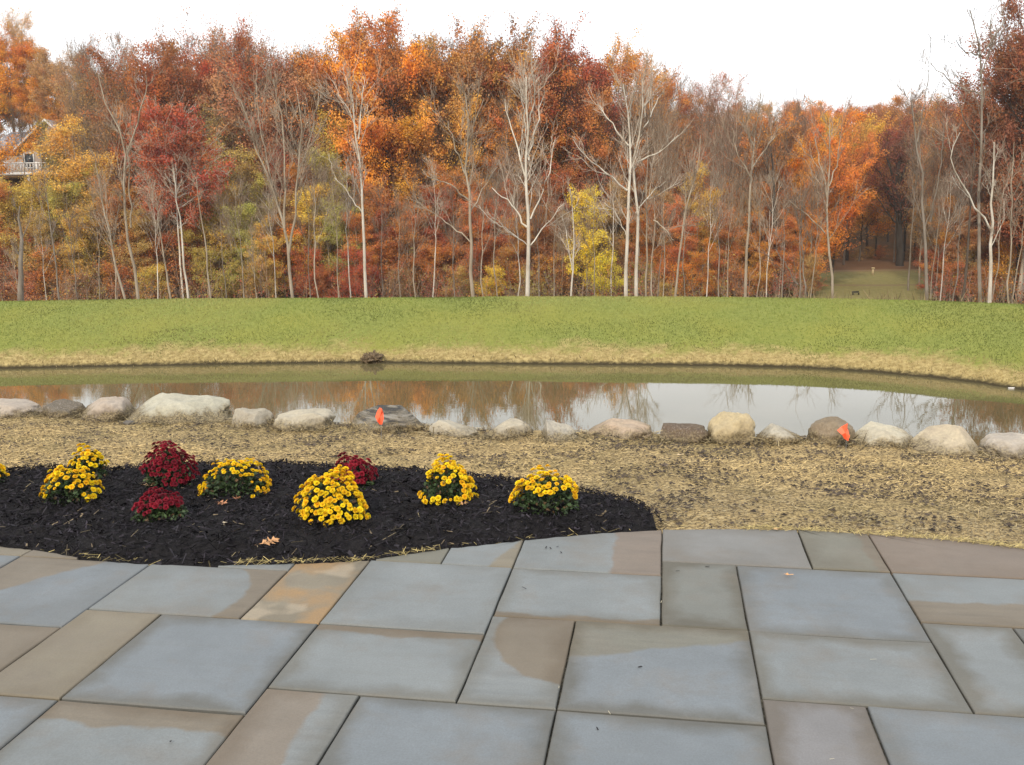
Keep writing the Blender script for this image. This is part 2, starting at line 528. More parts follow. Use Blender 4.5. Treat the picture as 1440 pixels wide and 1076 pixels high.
BLUE, BLUE2, GREY, TAN, BROWN, PINK, OLIVE = (.154, .173, .190), (.174, .190, .196), (.142, .146, .132), (.180, .155, .112), (.155, .128, .094), (.170, .134, .106), (.150, .144, .115)
SLABS = [  # U0 U1 V0 V1  colour, second colour, mask (metres from slab centre), rim strength, rust, label
    (-1, 1, 1, 5, BLUE, OLIVE, ('line', -.30, .95, .115), .75, 0, 'square blue grey slab, its far strip olive along a slanting line'),
    (1, 3, 2, 5, BLUE2, None, None, .7, 0, None),
    (1, 3, 5, 9, BLUE, None, None, .55, 0, None),
    (0, 1, 5, 9, GREY, None, None, .75, 0, 'narrow grey green slab'),
    (0, 2, 9, 99, (.17, .168, .162), None, None, .3, 0, None),
    (2, 3, 9, 99, OLIVE, BROWN, ('line', 1, 0, .10), .4, 0, None),
    (3, 6, 9, 99, PINK, None, None, .3, 0, 'long pinkish brown slab along the straw edge'),
    (3, 6, 6, 9, BLUE2, BROWN, ('line', .0, -1, .035), .3, 0, 'blue slab with brown near half'),
    (3, 4, 2, 6, BLUE2, None, None, .8, 0, None),
    (4, 6, 2, 6, BLUE, None, None, .8, 0, None),
    (1, 2, -1, 2, (.17, .165, .168), None, None, .75, 0, None),
    (2, 4, -2, 2, BLUE, None, None, .4, 0, None),
    (-1, 1, -2, 1, BLUE, None, None, .75, 0, None),
    (-2, 0, 5, 8, BLUE2, BROWN, ('line', 0, -1, .200), .5, 0, None),
    (-2, 0, 8, 99, BLUE2, PINK, ('line', 1, 0, .10), .1, 0, 'blue slab with reddish brown end beside the mulch'),
    (-2, -1, 1, 5, BROWN, BLUE2, ('circ', .22, .16, .34), .5, 0, 'brown slab with blue grey curved corner'),
    (-4, -2, 4, 8, BLUE2, None, None, .25, 0, None),
    (-4, -2, 1, 4, BLUE2, BROWN, ('line', 0, 1, .172), .6, 0, 'blue slab with brown strip along its far edge'),
    (-4, -3, 8, 99, OLIVE, None, None, .1, 0, None),
    (-3, -2, 8, 99, BLUE2, TAN, ('line', 1, -.3, .10), .1, 0, None),
    (-5, -4, 4, 8, TAN, None, None, .2, .9, 'tan slab with a rust orange stain'),
    (-7, -5, 4, 7, BLUE2, BROWN, ('circ', -.14, -.05, .37), .25, 0, 'pale blue slab with brown far corner'),
    (-7, -5, 7, 99, BLUE2, None, None, .2, 0, None),
    (-7, -6, 0, 4, TAN, None, None, .3, 0, 'long tan slab'),
    (-6, -4, 0, 4, BLUE, None, None, .7, 0, None),
    (-9, -7, 3, 7, BLUE, BROWN, ('line', -.80, .60, .10), .25, 0, 'blue slab with brown far left corner'),
    (-9, -7, 7, 99, BROWN, None, None, .1, 0, None),
    (-11, -9, 3, 7, BLUE, None, None, .3, 0, None),
    (-11, -9, 7, 99, TAN, None, None, .1, 0, None),
    (-9, -7, 0, 3, BROWN, None, None, .3, 0, None),
    (-8, -6, -3, 0, BLUE, None, None, .6, 0, None),
    (-6, -4, -3, 0, BLUE2, BROWN, ('line', 0.02, 1, .115), .6, 0, 'pale blue slab with brown far strip'),
    (-4, -3, -3, 1, (.175, .148, .120), BLUE2, ('line', 1, 0.05, .045), .5, 0, 'brown slab with blue grey band'),
    (-3, -1, -3, 1, BLUE, None, None, .65, 0, None),
]
SLABS_FILL = []
def rect_free(u0, u1, v0, v1, lst):
    return all(u1 <= s[0] or u0 >= s[1] or v1 <= s[2] or v0 >= s[3] for s in lst)
occ = {}
for s_ in SLABS:
    for u in range(int(s_[0]), int(s_[1])):
        for v in range(int(s_[2]), min(int(s_[3]), 40)):
            occ[(u, v)] = 1
rf = random.Random(4)
for v in range(-24, 14):
    for u in range(-16, 13):
        if (u, v) in occ or (u > -9 and u < 6 and v >= 7): continue
        for w_, h_ in rf.sample([(2, 4), (2, 3), (1, 3), (1, 4), (3, 4), (2, 2)], 6) + [(1, 2), (1, 1)]:
            cells = [(u + i, v + j) for i in range(w_) for j in range(h_)]
            if all(c not in occ for c in cells):
                for c in cells: occ[c] = 1
                SLABS_FILL.append((u, u + w_, v, v + h_, rf.choice([BLUE, BLUE2, GREY, TAN, BROWN, BLUE]), None, None, .5, 0, None))
                break
FILL_M = {}
n = NT('joint_sand')
a = n.noise(n.coord(), 60, 4, .7)
M_JOINT = n.base(n.mix(n.ramp(a, .4, .65), (.020, .019, .016), (.085, .078, .062)), .95, .1)
ex = np.linspace(-5.2, 4.4, 200)
top = np.stack([ex, edge_y(ex) - .012], 1)
pv = [(x, y, -.010 - .004 * ((i * 7) % 3)) for i, (x, y) in enumerate(top)] + [(x, -1.8, -.011) for x in ex]
N_ = len(ex)
pf = np.array([[i, i + N_, i + 1 + N_, i + 1] for i in range(N_ - 1)])
patio = obj('patio', mesh_np('patio', pv, pf), M_JOINT)
tag(patio, 'bluestone patio of rectangular slabs with curved far edge', kind='structure')

def make_slab(idx, s_):
    u0, u1, v0, v1, c1, c2, mask, border, rust, label = s_
    gap, gap_v = .0029, .0050
    a0, a1 = U0 + U1 * u0 + gap, U0 + U1 * u1 - gap
    b0 = V0 + V1 * v0 + gap_v
    if v1 > 50: b1 = b0 + 3
    else: b1 = V0 + V1 * v1 - gap_v
    us = np.linspace(a0, a1, 15)
    ge = g_edge(us)
    if (ge > b0 + .012).sum() < 2: return
    clipped = (ge < b1).any()
    if v1 > 50 and not clipped: return
    if clipped:
        fine = np.linspace(a0, a1, 60)
        gf = g_edge(fine)
        ok = gf > b0 + .010
        fine, gf = fine[ok], gf[ok]
        fine = np.concatenate([[fine[0]], fine[1:-1:4], [fine[-1]]]); gf = g_edge(fine)
        wob = .003 * np.sin(fine * 90 + idx)
        P = [(fine[0], b0), (fine[-1], b0)] + [(x, min(b1, y + w)) for x, y, w in zip(fine[::-1], gf[::-1], wob)]
        if P[1][0] - P[0][0] < .05: return
    else:
        P = [(a0, b0), (a1, b0), (a1, b1), (a0, b1)]
    P = np.array(P)
    # slightly uneven sawn/cleft edges
    Q = []
    for i in range(len(P)):
        p, q = P[i], P[(i + 1) % len(P)]
        L = np.linalg.norm(q - p)
        k = max(1, int(L / .10))
        for j in range(k):
            Q.append(p + (q - p) * j / k)
    Q = np.array(Q)
    cen = np.array([(a0 + a1) / 2, (b0 + min(b1, Q[:, 1].max())) / 2])
    Q = Q - cen
    n_ = len(Q)
    rr = np.random.default_rng(idx)
    Q = Q + rr.normal(0, .0009, Q.shape)
    # inward offset by edge normals
    nxt, prv = np.roll(Q, -1, 0), np.roll(Q, 1, 0)
    t = nxt - prv
    nrm = np.stack([-t[:, 1], t[:, 0]], 1)
    nrm /= np.linalg.norm(nrm, axis=1)[:, None] + 1e-9
    zt = rr.normal(0, .0012)
    tilt = rr.normal(0, .0012, 2)
    def zz(q): return zt + q @ tilt
    r1, r2 = Q + nrm * .0025, Q + nrm * .006
    rings = [np.c_[Q, np.full(n_, -.05)], np.c_[Q, zz(Q) - .005], np.c_[r1, zz(r1) - .0015], np.c_[r2, zz(r2)]]
    rim = [np.zeros(n_)] * 4
    # interior grid ring for the damp-rim attribute
    hw, hh = (a1 - a0) / 2, (Q[:, 1].max() - Q[:, 1].min()) / 2
    V = np.concatenate(rings)
    faces = []
    for k in range(3):
        for i in range(n_):
            j = (i + 1) % n_
            faces.append((k * n_ + i, k * n_ + j, (k + 1) * n_ + j, (k + 1) * n_ + i))
    base = 3 * n_
    rimv = list(np.zeros(4 * n_))
    big = hw > .1 and hh > .1
    if big and not clipped:
        prev = base
        for ins in (.05, .11):
            rg = Q.copy()
            rg[:, 0] = np.clip(rg[:, 0], -hw + ins, hw - ins)
            rg[:, 1] = np.clip(rg[:, 1], -hh + ins, hh - ins)
            st = len(V)
            V = np.concatenate([V, np.c_[rg, zz(rg)]])
            rimv += [ins] * n_
            for i in range(n_):
                j = (i + 1) % n_
                faces.append((prev + i, prev + j, st + j, st + i))
            prev = st
        ngon = [prev + i for i in range(n_)]
    else:
        c0 = len(V)
        cc = r2.mean(0)
        V = np.concatenate([V, [[cc[0], cc[1], zz(cc)]]])
        rimv += [min(hw, hh, .12)]
        for i in range(n_):
            faces.append((base + i, base + (i + 1) % n_, c0))
        ngon = None
    me = bpy.data.meshes.new('slab')
    if ngon: faces.append(tuple(ngon))
    me.from_pydata([tuple(v) for v in V], [], faces)
    at = me.attributes.new('rim', 'FLOAT', 'POINT')
    at.data.foreach_set('value', np.array(rimv, np.float32))
    me.validate()
    if idx < 100:
        m = slab_mat('bluestone_%d' % idx, c1, c2, mask, border, idx, rust)
    else:
        m = FILL_M.setdefault(c1, slab_mat('bluestone_fill', c1, seed=40 + len(FILL_M)))
    o = obj('slab', me, m, patio)
    wx = cw * cen[0] + sw * cen[1], -sw * cen[0] + cw * cen[1]
    o.location = (wx[0], wx[1], 0)
    o.rotation_euler.z = -YAW
    if label: o['label'] = label
for i, s_ in enumerate(SLABS): make_slab(i, s_)
for i, s_ in enumerate(SLABS_FILL): make_slab(100 + i, s_)

# ------------------------------------------------------------------ mulch bed and loose straw
n = NT('mulch_soil')
a = n.noise(n.coord(), 45, 5, .75)
n.bump(a, .9, .02)
M_MULCH = n.base(n.mix(n.ramp(a, .4, .7), (.006, .005, .006), (.020, .017, .018)), .9, .2)
def bed_keep(X, Y): return (Y < bed_back(X)) & (Y > edge_y(X) - .03)
xb = 1.05
o = obj('mulch_bed', grid_mesh('mulch_bed', -6.2, xb, 3.2, 7.0, .035, .03, lambda x, y: np.where(y < edge_y(x), -.02, h_bed(x, y) + .006), bed_keep), M_MULCH)
tag(o, kind='structure')

def quads_at(P, yaw, pitch, L, Wd, droop=None, face=0.0):
    """thin flat strips: centre P, direction from yaw/pitch, length L, width Wd"""
    d = np.stack([np.cos(yaw) * np.cos(pitch), np.sin(yaw) * np.cos(pitch), np.sin(pitch)], 1)
    s = np.stack([-np.sin(yaw), np.cos(yaw), face * np.ones_like(yaw)], 1)
    s /= np.linalg.norm(s, axis=1)[:, None]
    a = P - d * L[:, None] / 2
    b = P + d * L[:, None] / 2
    w = s * Wd[:, None] / 2
    V = np.stack([a - w, a + w, b + w * .7, b - w * .7], 1).reshape(-1, 3)
    F = np.arange(len(P) * 4).reshape(-1, 4)
    return V, F

def scatter(n_, x0, x1, y0, y1, keep, hf, lift=.004):
    x, y = R.uniform(x0, x1, n_), R.uniform(y0, y1, n_)
    k = keep(x, y)
    x, y = x[k], y[k]
    return np.stack([x, y, hf(x, y) + lift], 1)

# mulch chips
P = scatter(98000, -6.2, xb, 3.3, 6.9, lambda x, y: (y < bed_back(x) + .035 * R.normal(size=x.shape) + .16 * (fbm(x, y, .22, 91) - .5)) & (y > edge_y(x) + .004), h_bed, .010)
P[:, 2] += R.uniform(0, .022, len(P))
k = len(P)
V, F = quads_at(P, R.uniform(0, 6.28, k), R.normal(0, .4, k), (R.gamma(3, .0065, k) + .008) * np.where(R.random(k) < .04, 2.1, 1), (R.gamma(3, .0012, k) + .0018) * np.where(R.random(k) < .03, 2.4, 1), face=R.normal(0, .8, k))
c = np.array([.0105, .0090, .0115])[None] * R.gamma(2.2, .50, k)[:, None]
pale = R.random(k) < .013
c[pale] = np.array([.20, .155, .10]) * R.uniform(.5, 1.3, (pale.sum(), 1))
grey_ = (R.random(k) < .10)
c[grey_] = np.array([.036, .033, .040]) * R.uniform(.5, 1.3, (grey_.sum(), 1))
M_CHIP = mat_col('mulch_chips', .85, .12)
o = obj('mulch_chips', mesh_np('mulch_chips', V, F, cols=np.repeat(c, 4, 0)), M_CHIP)
tag(o, 'black shredded bark mulch filling the flower bed', 'mulch', kind='stuff')
# pale slivers and dry grass lying on the mulch
P = scatter(420, -5.6, xb, 3.3, 6.2, lambda x, y: (y < bed_back(x)) & (y > edge_y(x) + .01) & ((y - edge_y(x) < .45) | (R.random(x.shape) < .35)), h_bed, .035)
k = len(P)
V, F = quads_at(P, R.normal(.4, 1.0, k), R.normal(0, .2, k), R.gamma(3, .011, k) + .008, R.uniform(.0012, .003, k))
c = np.array([.34, .27, .15])[None] * R.uniform(.35, 1.2, (k, 1))
o = obj('dry_grass_slivers', mesh_np('dry_grass_slivers', V, F, cols=np.repeat(c, 4, 0)), M_COL)
tag(o, 'pale dry grass slivers lying on the dark mulch', 'dry grass', kind='stuff')

# straw
def straw_keep(x, y):
    e = y - edge_y(x)
    r = rock_y(x) + .32 - y
    inb = (y < bed_back(x) - .05 * R.random(x.shape) + .16 * (fbm(x, y, .22, 91) - .5)) & (x < xb)
    return (e > -.012 * R.random(x.shape) - .004) & (r > 0) & ~inb
P = scatter(400000, -5.5, 5.6, 3.6, 8.6, straw_keep, h_near, .004)
dens = fbm(P[:, 0], P[:, 1], .35, 21, 4)
er = (P[:, 1] - edge_y(P[:, 0])) / (rock_y(P[:, 0]) - edge_y(P[:, 0]))
greyz = np.clip(1.2 * sstep(.55, .08, er) * sstep(-.8, .6, P[:, 0]) + sstep(.80, 1.02, er) * .8 + (fbm(P[:, 0], P[:, 1], 1.1, 31) - .5) * 1.2, 0, 1)
keep = R.random(len(P)) < np.clip(.25 + 2.6 * (dens - .33), .10, 1) * (1 - .35 * greyz)
P, greyz = P[keep], greyz[keep]
k = len(P)
P[:, 2] += R.uniform(0, .016, k)
V, F = quads_at(P, R.normal(.15, .75, k), R.normal(0, .22, k), R.gamma(4, .0052, k) + .006, R.uniform(.0013, .0032, k), face=R.normal(0, .5, k))
c = np.array([.62, .46, .22])[None] * R.uniform(.35, 1.25, (k, 1))
gcol = np.array([.30, .265, .18])[None] * R.uniform(.35, 1.2, (k, 1))
c = c * (1 - .70 * greyz[:, None]) + gcol * .70 * greyz[:, None]
dk = R.random(k) < .13 + .22 * greyz
c[dk] = np.array([.07, .052, .035]) * R.uniform(.4, 1.6, (dk.sum(), 1))
o = obj('straw_mulch', mesh_np('straw_mulch', V, F, cols=np.repeat(c, 4, 0)), M_COL)
tag(o, 'golden straw strewn over soil between the patio and boulders', 'straw', kind='stuff')
# dark crumbs of soil showing through
P = scatter(110000, -5.5, 5.6, 3.8, 8.6, lambda x, y: straw_keep(x, y) & (y > edge_y(x) + .04), h_near, .012)
dn = fbm(P[:, 0], P[:, 1], .25, 41, 3)
P = P[R.random(len(P)) < np.clip(3.5 * (dn - .42), .12, 1)]
k = len(P)
s = R.gamma(2.5, .0020, k) + .002
ang = R.uniform(0, 6.28, k)
v0 = P[:, None] + np.stack([np.stack([np.cos(ang + j * 2.09) * s * R.uniform(.7, 1.7, k), np.sin(ang + j * 2.09) * s, np.zeros(k)], 1) for j in range(3)], 1)
ap = (P + np.stack([np.zeros(k), np.zeros(k), s * .7], 1))[:, None]
V = np.concatenate([v0, ap], 1).reshape(-1, 3)
b_ = np.arange(k)[:, None] * 4
F = np.concatenate([b_ + np.array([[0, 1, 3]]), b_ + np.array([[1, 2, 3]]), b_ + np.array([[2, 0, 3]])])
c = np.array([.055, .042, .032])[None] * R.uniform(.4, 1.9, (k, 1))
o = obj('soil_crumbs', mesh_np('soil_crumbs', V, F, cols=np.repeat(c, 4, 0)), M_COL)
tag(o, 'dark crumbs of soil scattered through the straw', 'soil', kind='stuff')
# golden fringe along the patio edge
ex = R.uniform(-5, 4.4, 5200)
off = R.normal(.0, .012, len(ex)) + .006
nearb = ex < xb
P = np.stack([ex, edge_y(ex) + off, np.where(nearb, .006, .004) + R.uniform(0, .008, len(ex))], 1)
kf = R.random(len(ex)) < np.where(nearb, .03 + .45 * (np.abs(ex + .75) < .42) + .25 * (np.abs(ex + 1.75) < .12), .9)
P = P[kf]; k = len(P)
V, F = quads_at(P, R.normal(.0, .8, k), R.normal(.05, .3, k), R.gamma(3, .010, k) + .008, R.uniform(.0015, .003, k), face=R.normal(0, .4, k))
c = np.array([.48, .38, .16])[None] * R.uniform(.3, 1.2, (k, 1))
o = obj('edge_straw', mesh_np('edge_straw', V, F, cols=np.repeat(c, 4, 0)), M_COL)
tag(o, 'golden straw fringe along the curved patio edge', 'straw', kind='stuff')

# ------------------------------------------------------------------ grass on the far bank
def tufts(n_, x0, x1, y0, y1, keep, hf, hmin, hmax, colf, name, label, wid=.012):
    x, y = R.uniform(x0, x1, n_), R.uniform(y0, y1, n_)
    kk = keep(x, y)
    x, y = x[kk], y[kk]
    z = hf(x, y)
    k = len(x)
    h = R.uniform(hmin, hmax, k)
    a_ = R.uniform(0, 6.28, k)
    lean = R.normal(0, .35, (k, 2)) * h[:, None]
    w = wid * R.uniform(.5, 1.4, k)
    dx, dy = np.cos(a_) * w, np.sin(a_) * w
    V = np.stack([np.stack([x - dx, y - dy, z - .01], 1), np.stack([x + dx, y + dy, z - .01], 1), np.stack([x + lean[:, 0], y + lean[:, 1], z + h], 1)], 1).reshape(-1, 3)
    c = colf(x, y, z, k)
    o = obj(name, mesh_np(name, V, np.arange(3 * k).reshape(-1, 3), cols=np.repeat(c, 3, 0)), M_COL)
    tag(o, label, name.replace('_', ' '), kind='stuff')
def bank_col(x, y, z, k):
    t = sstep(-1.98, -2.24, z + .45 * (fbm(x, y, 1.2, 51) - .5) + .35 * (fbm(x, y, .3, 53) - .5))[:, None]
    y2 = np.clip((fbm(x, y, 3.0, 52) - .45) * 3.4, 0, .8)[:, None]
    g_ = np.array([.205, .245, .062]) * (1 - y2) + np.array([.300, .280, .095]) * y2
    c = g_ * (1 - t) + np.array([.40, .31, .145]) * t
    dkp = sstep(.50, .68, fbm(x, y, 2.1, 57))[:, None]
    c = c * (.94 - .36 * dkp * (1 - t))
    return c * R.uniform(.8, 1.2, (k, 1))
tufts(260000, -19, 20, 17.5, 28, lambda x, y: (y > shore_y(x) + .10) & (y < crest_y(x) + .9) & (np.abs(x) < .62 * y), h_far, .015, .045, bank_col, 'bank_grass', 'short green grass on far bank, drying to tan at the waterline')
tufts(11000, -16, 15, 16.5, 23.2, lambda x, y: (y > shore_y(x) - .02) & (y < shore_y(x) + .16), h_far, .03, .13, lambda x, y, z, k: np.array([.24, .19, .10]) * R.uniform(.2, 1.2, (k, 1)), 'waterline_grass', 'ragged dry grass overhanging the far waterline', .010)
tufts(9000, 7, 19.5, 17, 33, lambda x, y: (y > crest_y(x) + .5) & (y < crest_y(x) + 3.5), h_far, .12, .40, lambda x, y, z, k: np.array([.24, .18, .10]) * R.uniform(.3, 1.2, (k, 1)), 'tall_dry_grass', 'tall dry weeds standing just behind the bank crest', .012)

# muskrat hole: torn sod and roots at the waterline
def hit_far(px, py):
    d = ray(px, py); ys = np.linspace(15, 29, 3000)
    z = EYE + d[2] * ys; g_ = h_far(d[0] * ys, ys)
    i = int(np.argmax(z <= g_)); return np.array([d[0] * ys[i], ys[i], g_[i]])
p = hit_far(524, 509)
bc = empty('sod_clump', (p[0], p[1], p[2]))
tag(bc, 'dark torn clump of sod and roots slumped at the far waterline', 'sod clump')
def lump(name, sx, sy, sz, seed, sub=3, amp=.25, fr=2.0):
    import bmesh
    bm = bmesh.new()
    bmesh.ops.create_icosphere(bm, subdivisions=sub, radius=1)
    for v in bm.verts:
        q = v.co.copy()
        k = 1 + amp * noise.fractal(q * fr + Vector((seed * 3.3, seed, 0)), .6, 2, 4)
        v.co = Vector((q.x * sx * k, q.y * sy * k, q.z * sz * k))
    me = bpy.data.meshes.new(name)
    bm.to_mesh(me); bm.free()
    for pl in me.polygons: pl.use_smooth = True
    return me
M_SOD = mat_simple('torn_sod', (.13, .095, .062), .95, .1, .6, 14)
bc.scale = (1.12, 1.12, .95)
o = obj('soil', lump('soil', .17, .16, .14, 3, 4, .8, 3.5), M_SOD, bc, (0.02, .05, .06))
o = obj('soil', lump('soil', .10, .10, .12, 5, 4, .8, 4), M_SOD, bc, (-.13, .04, .05))
k = 260
P = np.stack([R.uniform(-.26, .2, k), R.uniform(-.12, .15, k), R.uniform(0, .20, k)], 1)
V, F = quads_at(P, R.uniform(0, 6.28, k), R.normal(.9, .7, k), R.uniform(.04, .14, k), R.uniform(.004, .010, k), face=R.normal(0, .5, k))
obj('roots', mesh_np('roots', V, F, cols=np.repeat(np.array([.28, .205, .12]) * R.uniform(.2, 1.3, (k, 1)), 4, 0)), M_COL, bc)['kind'] = 'stuff'

# ------------------------------------------------------------------ boulders
def mat_rock(name, c1, c2, dirt=.6, hh=.2, speck=0.0, band=0.0, seed=0, crack=False, rough_s=1.0):
    n = NT(name)
    co = n.coord('Object')
    v = n.n('Mapping', i={0: co, 1: (seed * 2.3, seed * 1.1, seed * .7)}).outputs[0]
    a = n.noise(v, 5, 5, .6)
    b = n.noise(v, 38, 4, .7)
    c = n.mix(n.ramp(a, .35, .65), c1, c2)
    c = n.mix(1.0, c, (1.0, .965, .88), 'MULTIPLY')
    c = n.mix(n.ramp(b, .35, .7, .5, 0), c, tuple(x * .5 for x in c1))
    c = n.mix(n.ramp(n.noise(v, 13, 4, .6), .52, .66, 0, .45), c, tuple(x * .62 for x in c2))
    if speck:
        vo = n.noise(v, 90, 2, .6)
        c = n.mix(n.ramp(vo, .55, .62, 0, speck), c, (.04, .035, .032))
        c = n.mix(n.ramp(vo, .36, .40, speck, 0), c, (.36, .33, .30))
    if band:
        mm = n.n('Mapping', i={0: v, 2: (.12, .25, 0), 3: (2.2, 2.2, 26)})
        w = n.noise(mm.outputs[0], 2.2, 4, .6)
        c = n.mix(n.ramp(w, .52, .62, 0, band), c, (.24, .225, .20))
        c = n.mix(n.ramp(w, .44, .50, band, 0), c, (.030, .032, .036))
    # soil and straw thrown against the foot
    z = n.n('SeparateXYZ', i={0: co}).outputs[2]
    zz = n.math('ADD', z, n.math('MULTIPLY', n.math('SUBTRACT', n.noise(v, 7, 6, .8), .5), .22))
    dcol = n.mix(n.ramp(n.noise(v, 70, 3, .7), .4, .62), (.06, .045, .03), (.27, .215, .12))
    c = n.mix(n.ramp(zz, .02 + .16 * hh, .06 + .22 * hh, dirt, 0), c, dcol)
    h = n.math('ADD', n.math('MULTIPLY', a, 1.0), n.math('MULTIPLY', b, .25 * rough_s))
    n.bump(h, .8, .03)
    return n.base(c, .92, .15)

def boulder(i, x0, x1, top, base, c1, c2, label, skew=0., boxy=.5, dirt=.75, speck=0., band=0., cuts=(), amp=.10, depth=.8, sub=5, rough_s=1.0, back=.0):
    import bmesh
    def ds(c):
        L = sum(c) / 3
        return tuple(.72 * v + .28 * L * k for v, k in zip(c, (1.04, 1.0, .93)))
    c1, c2 = ds(c1), ds(c2)
    xm = (x0 + x1) / 2; x0, x1 = xm + (x0 - xm) * 1.05, xm + (x1 - xm) * 1.05
    zg = Z_ROCK + .02
    cxp = (x0 + x1) / 2
    X, Y = on_plane(cxp, base - 1, zg)
    Y += .02 + back
    X = ray(cxp, base)[0] * Y
    s = Y / F_PX
    w = (x1 - x0) * s
    h = (base - top) * s * 1.0
    dpt = min(max(w * depth, h * .9), .62)
    Y += dpt * .42
    # top silhouette sits about at the rock's middle: correct for the extra distance
    X = ray(cxp, base)[0] * (Y)
    zt = EYE + ray(cxp, top)[2] * Y
    w = (x1 - x0) * Y / F_PX
    h = zt - zg
    bm = bmesh.new()
    bmesh.ops.create_icosphere(bm, subdivisions=sub, radius=1)
    rr = random.Random(i)
    e = 2 / (2 + boxy * 2.2)
    def sg(v, p): return math.copysign(abs(v) ** p, v)
    cuts = list(cuts) + [(rr.gauss(0, 1), rr.gauss(0, 1), abs(rr.gauss(.3, .6)), rr.uniform(.72, .92)) for _ in range(0 if i == 13 else 3)]
    for v in bm.verts:
        q = v.co.copy()
        L = (abs(q.x) ** (2 / e) + abs(q.y) ** (2 / e) + abs(q.z) ** (2 / e)) ** (e / 2)
        q = q / L
        k = 1 + 1.5 * amp * noise.fractal(q * 1.4 + Vector((i * 5.1, i, 2)), .7, 2, 2) + amp * .42 * noise.fractal(q * 4 + Vector((i, i * 2.2, 0)), .5, 2, 5) + amp * .5 * (abs(noise.noise(q * 2.3 + Vector((i * 1.7, 3, i)))) - .2)
        q = q * k
        for (nx, ny, nz_, dd) in cuts:
            nv = Vector((nx, ny, nz_)).normalized()
            t_ = q.dot(nv) - dd
            if t_ > 0: q -= nv * t_ * .93
        if q.z > 0:
            hx = 1 - abs(skew) * max(0, (-(q.x * math.copysign(1, skew)) + .25)) * .8 if skew else 1
            q.z *= max(.15, hx)
        if i == 4:
            dl = (q.x + .02 + .35 * q.z) / .045
            q *= 1 - .07 * math.exp(-dl * dl) - (.05 if -.6 < q.x + .35 * q.z < 0 and q.y < .2 else 0)
        v.co = q
    mxz = max(v.co.z for v in bm.verts)
    mnx, mx_ = min(v.co.x for v in bm.verts), max(v.co.x for v in bm.verts)
    for v in bm.verts:
        q = v.co
        v.co = Vector(((q.x - (mnx + mx_) / 2) / (mx_ - mnx) * w * 1.02, q.y * dpt / 2, (q.z / mxz) * h * (1 if q.z > 0 else .55)))
    me = bpy.data.meshes.new('boulder')
    bm.to_mesh(me); bm.free()
    for pl in me.polygons: pl.use_smooth = True
    o = obj('boulder', me, mat_rock('rock_%d' % i, c1, c2, dirt, h, speck, band, i, rough_s=rough_s), None, (X, Y, zg))
    o.rotation_euler.z = rr.uniform(-.12, .12)
    tag(o, label, 'boulder', 'boulders lining the near pond edge')
    return o
PALE, TANR, PNK, DK = (.44, .41, .35), (.42, .35, .25), (.42, .33, .27), (.12, .10, .085)
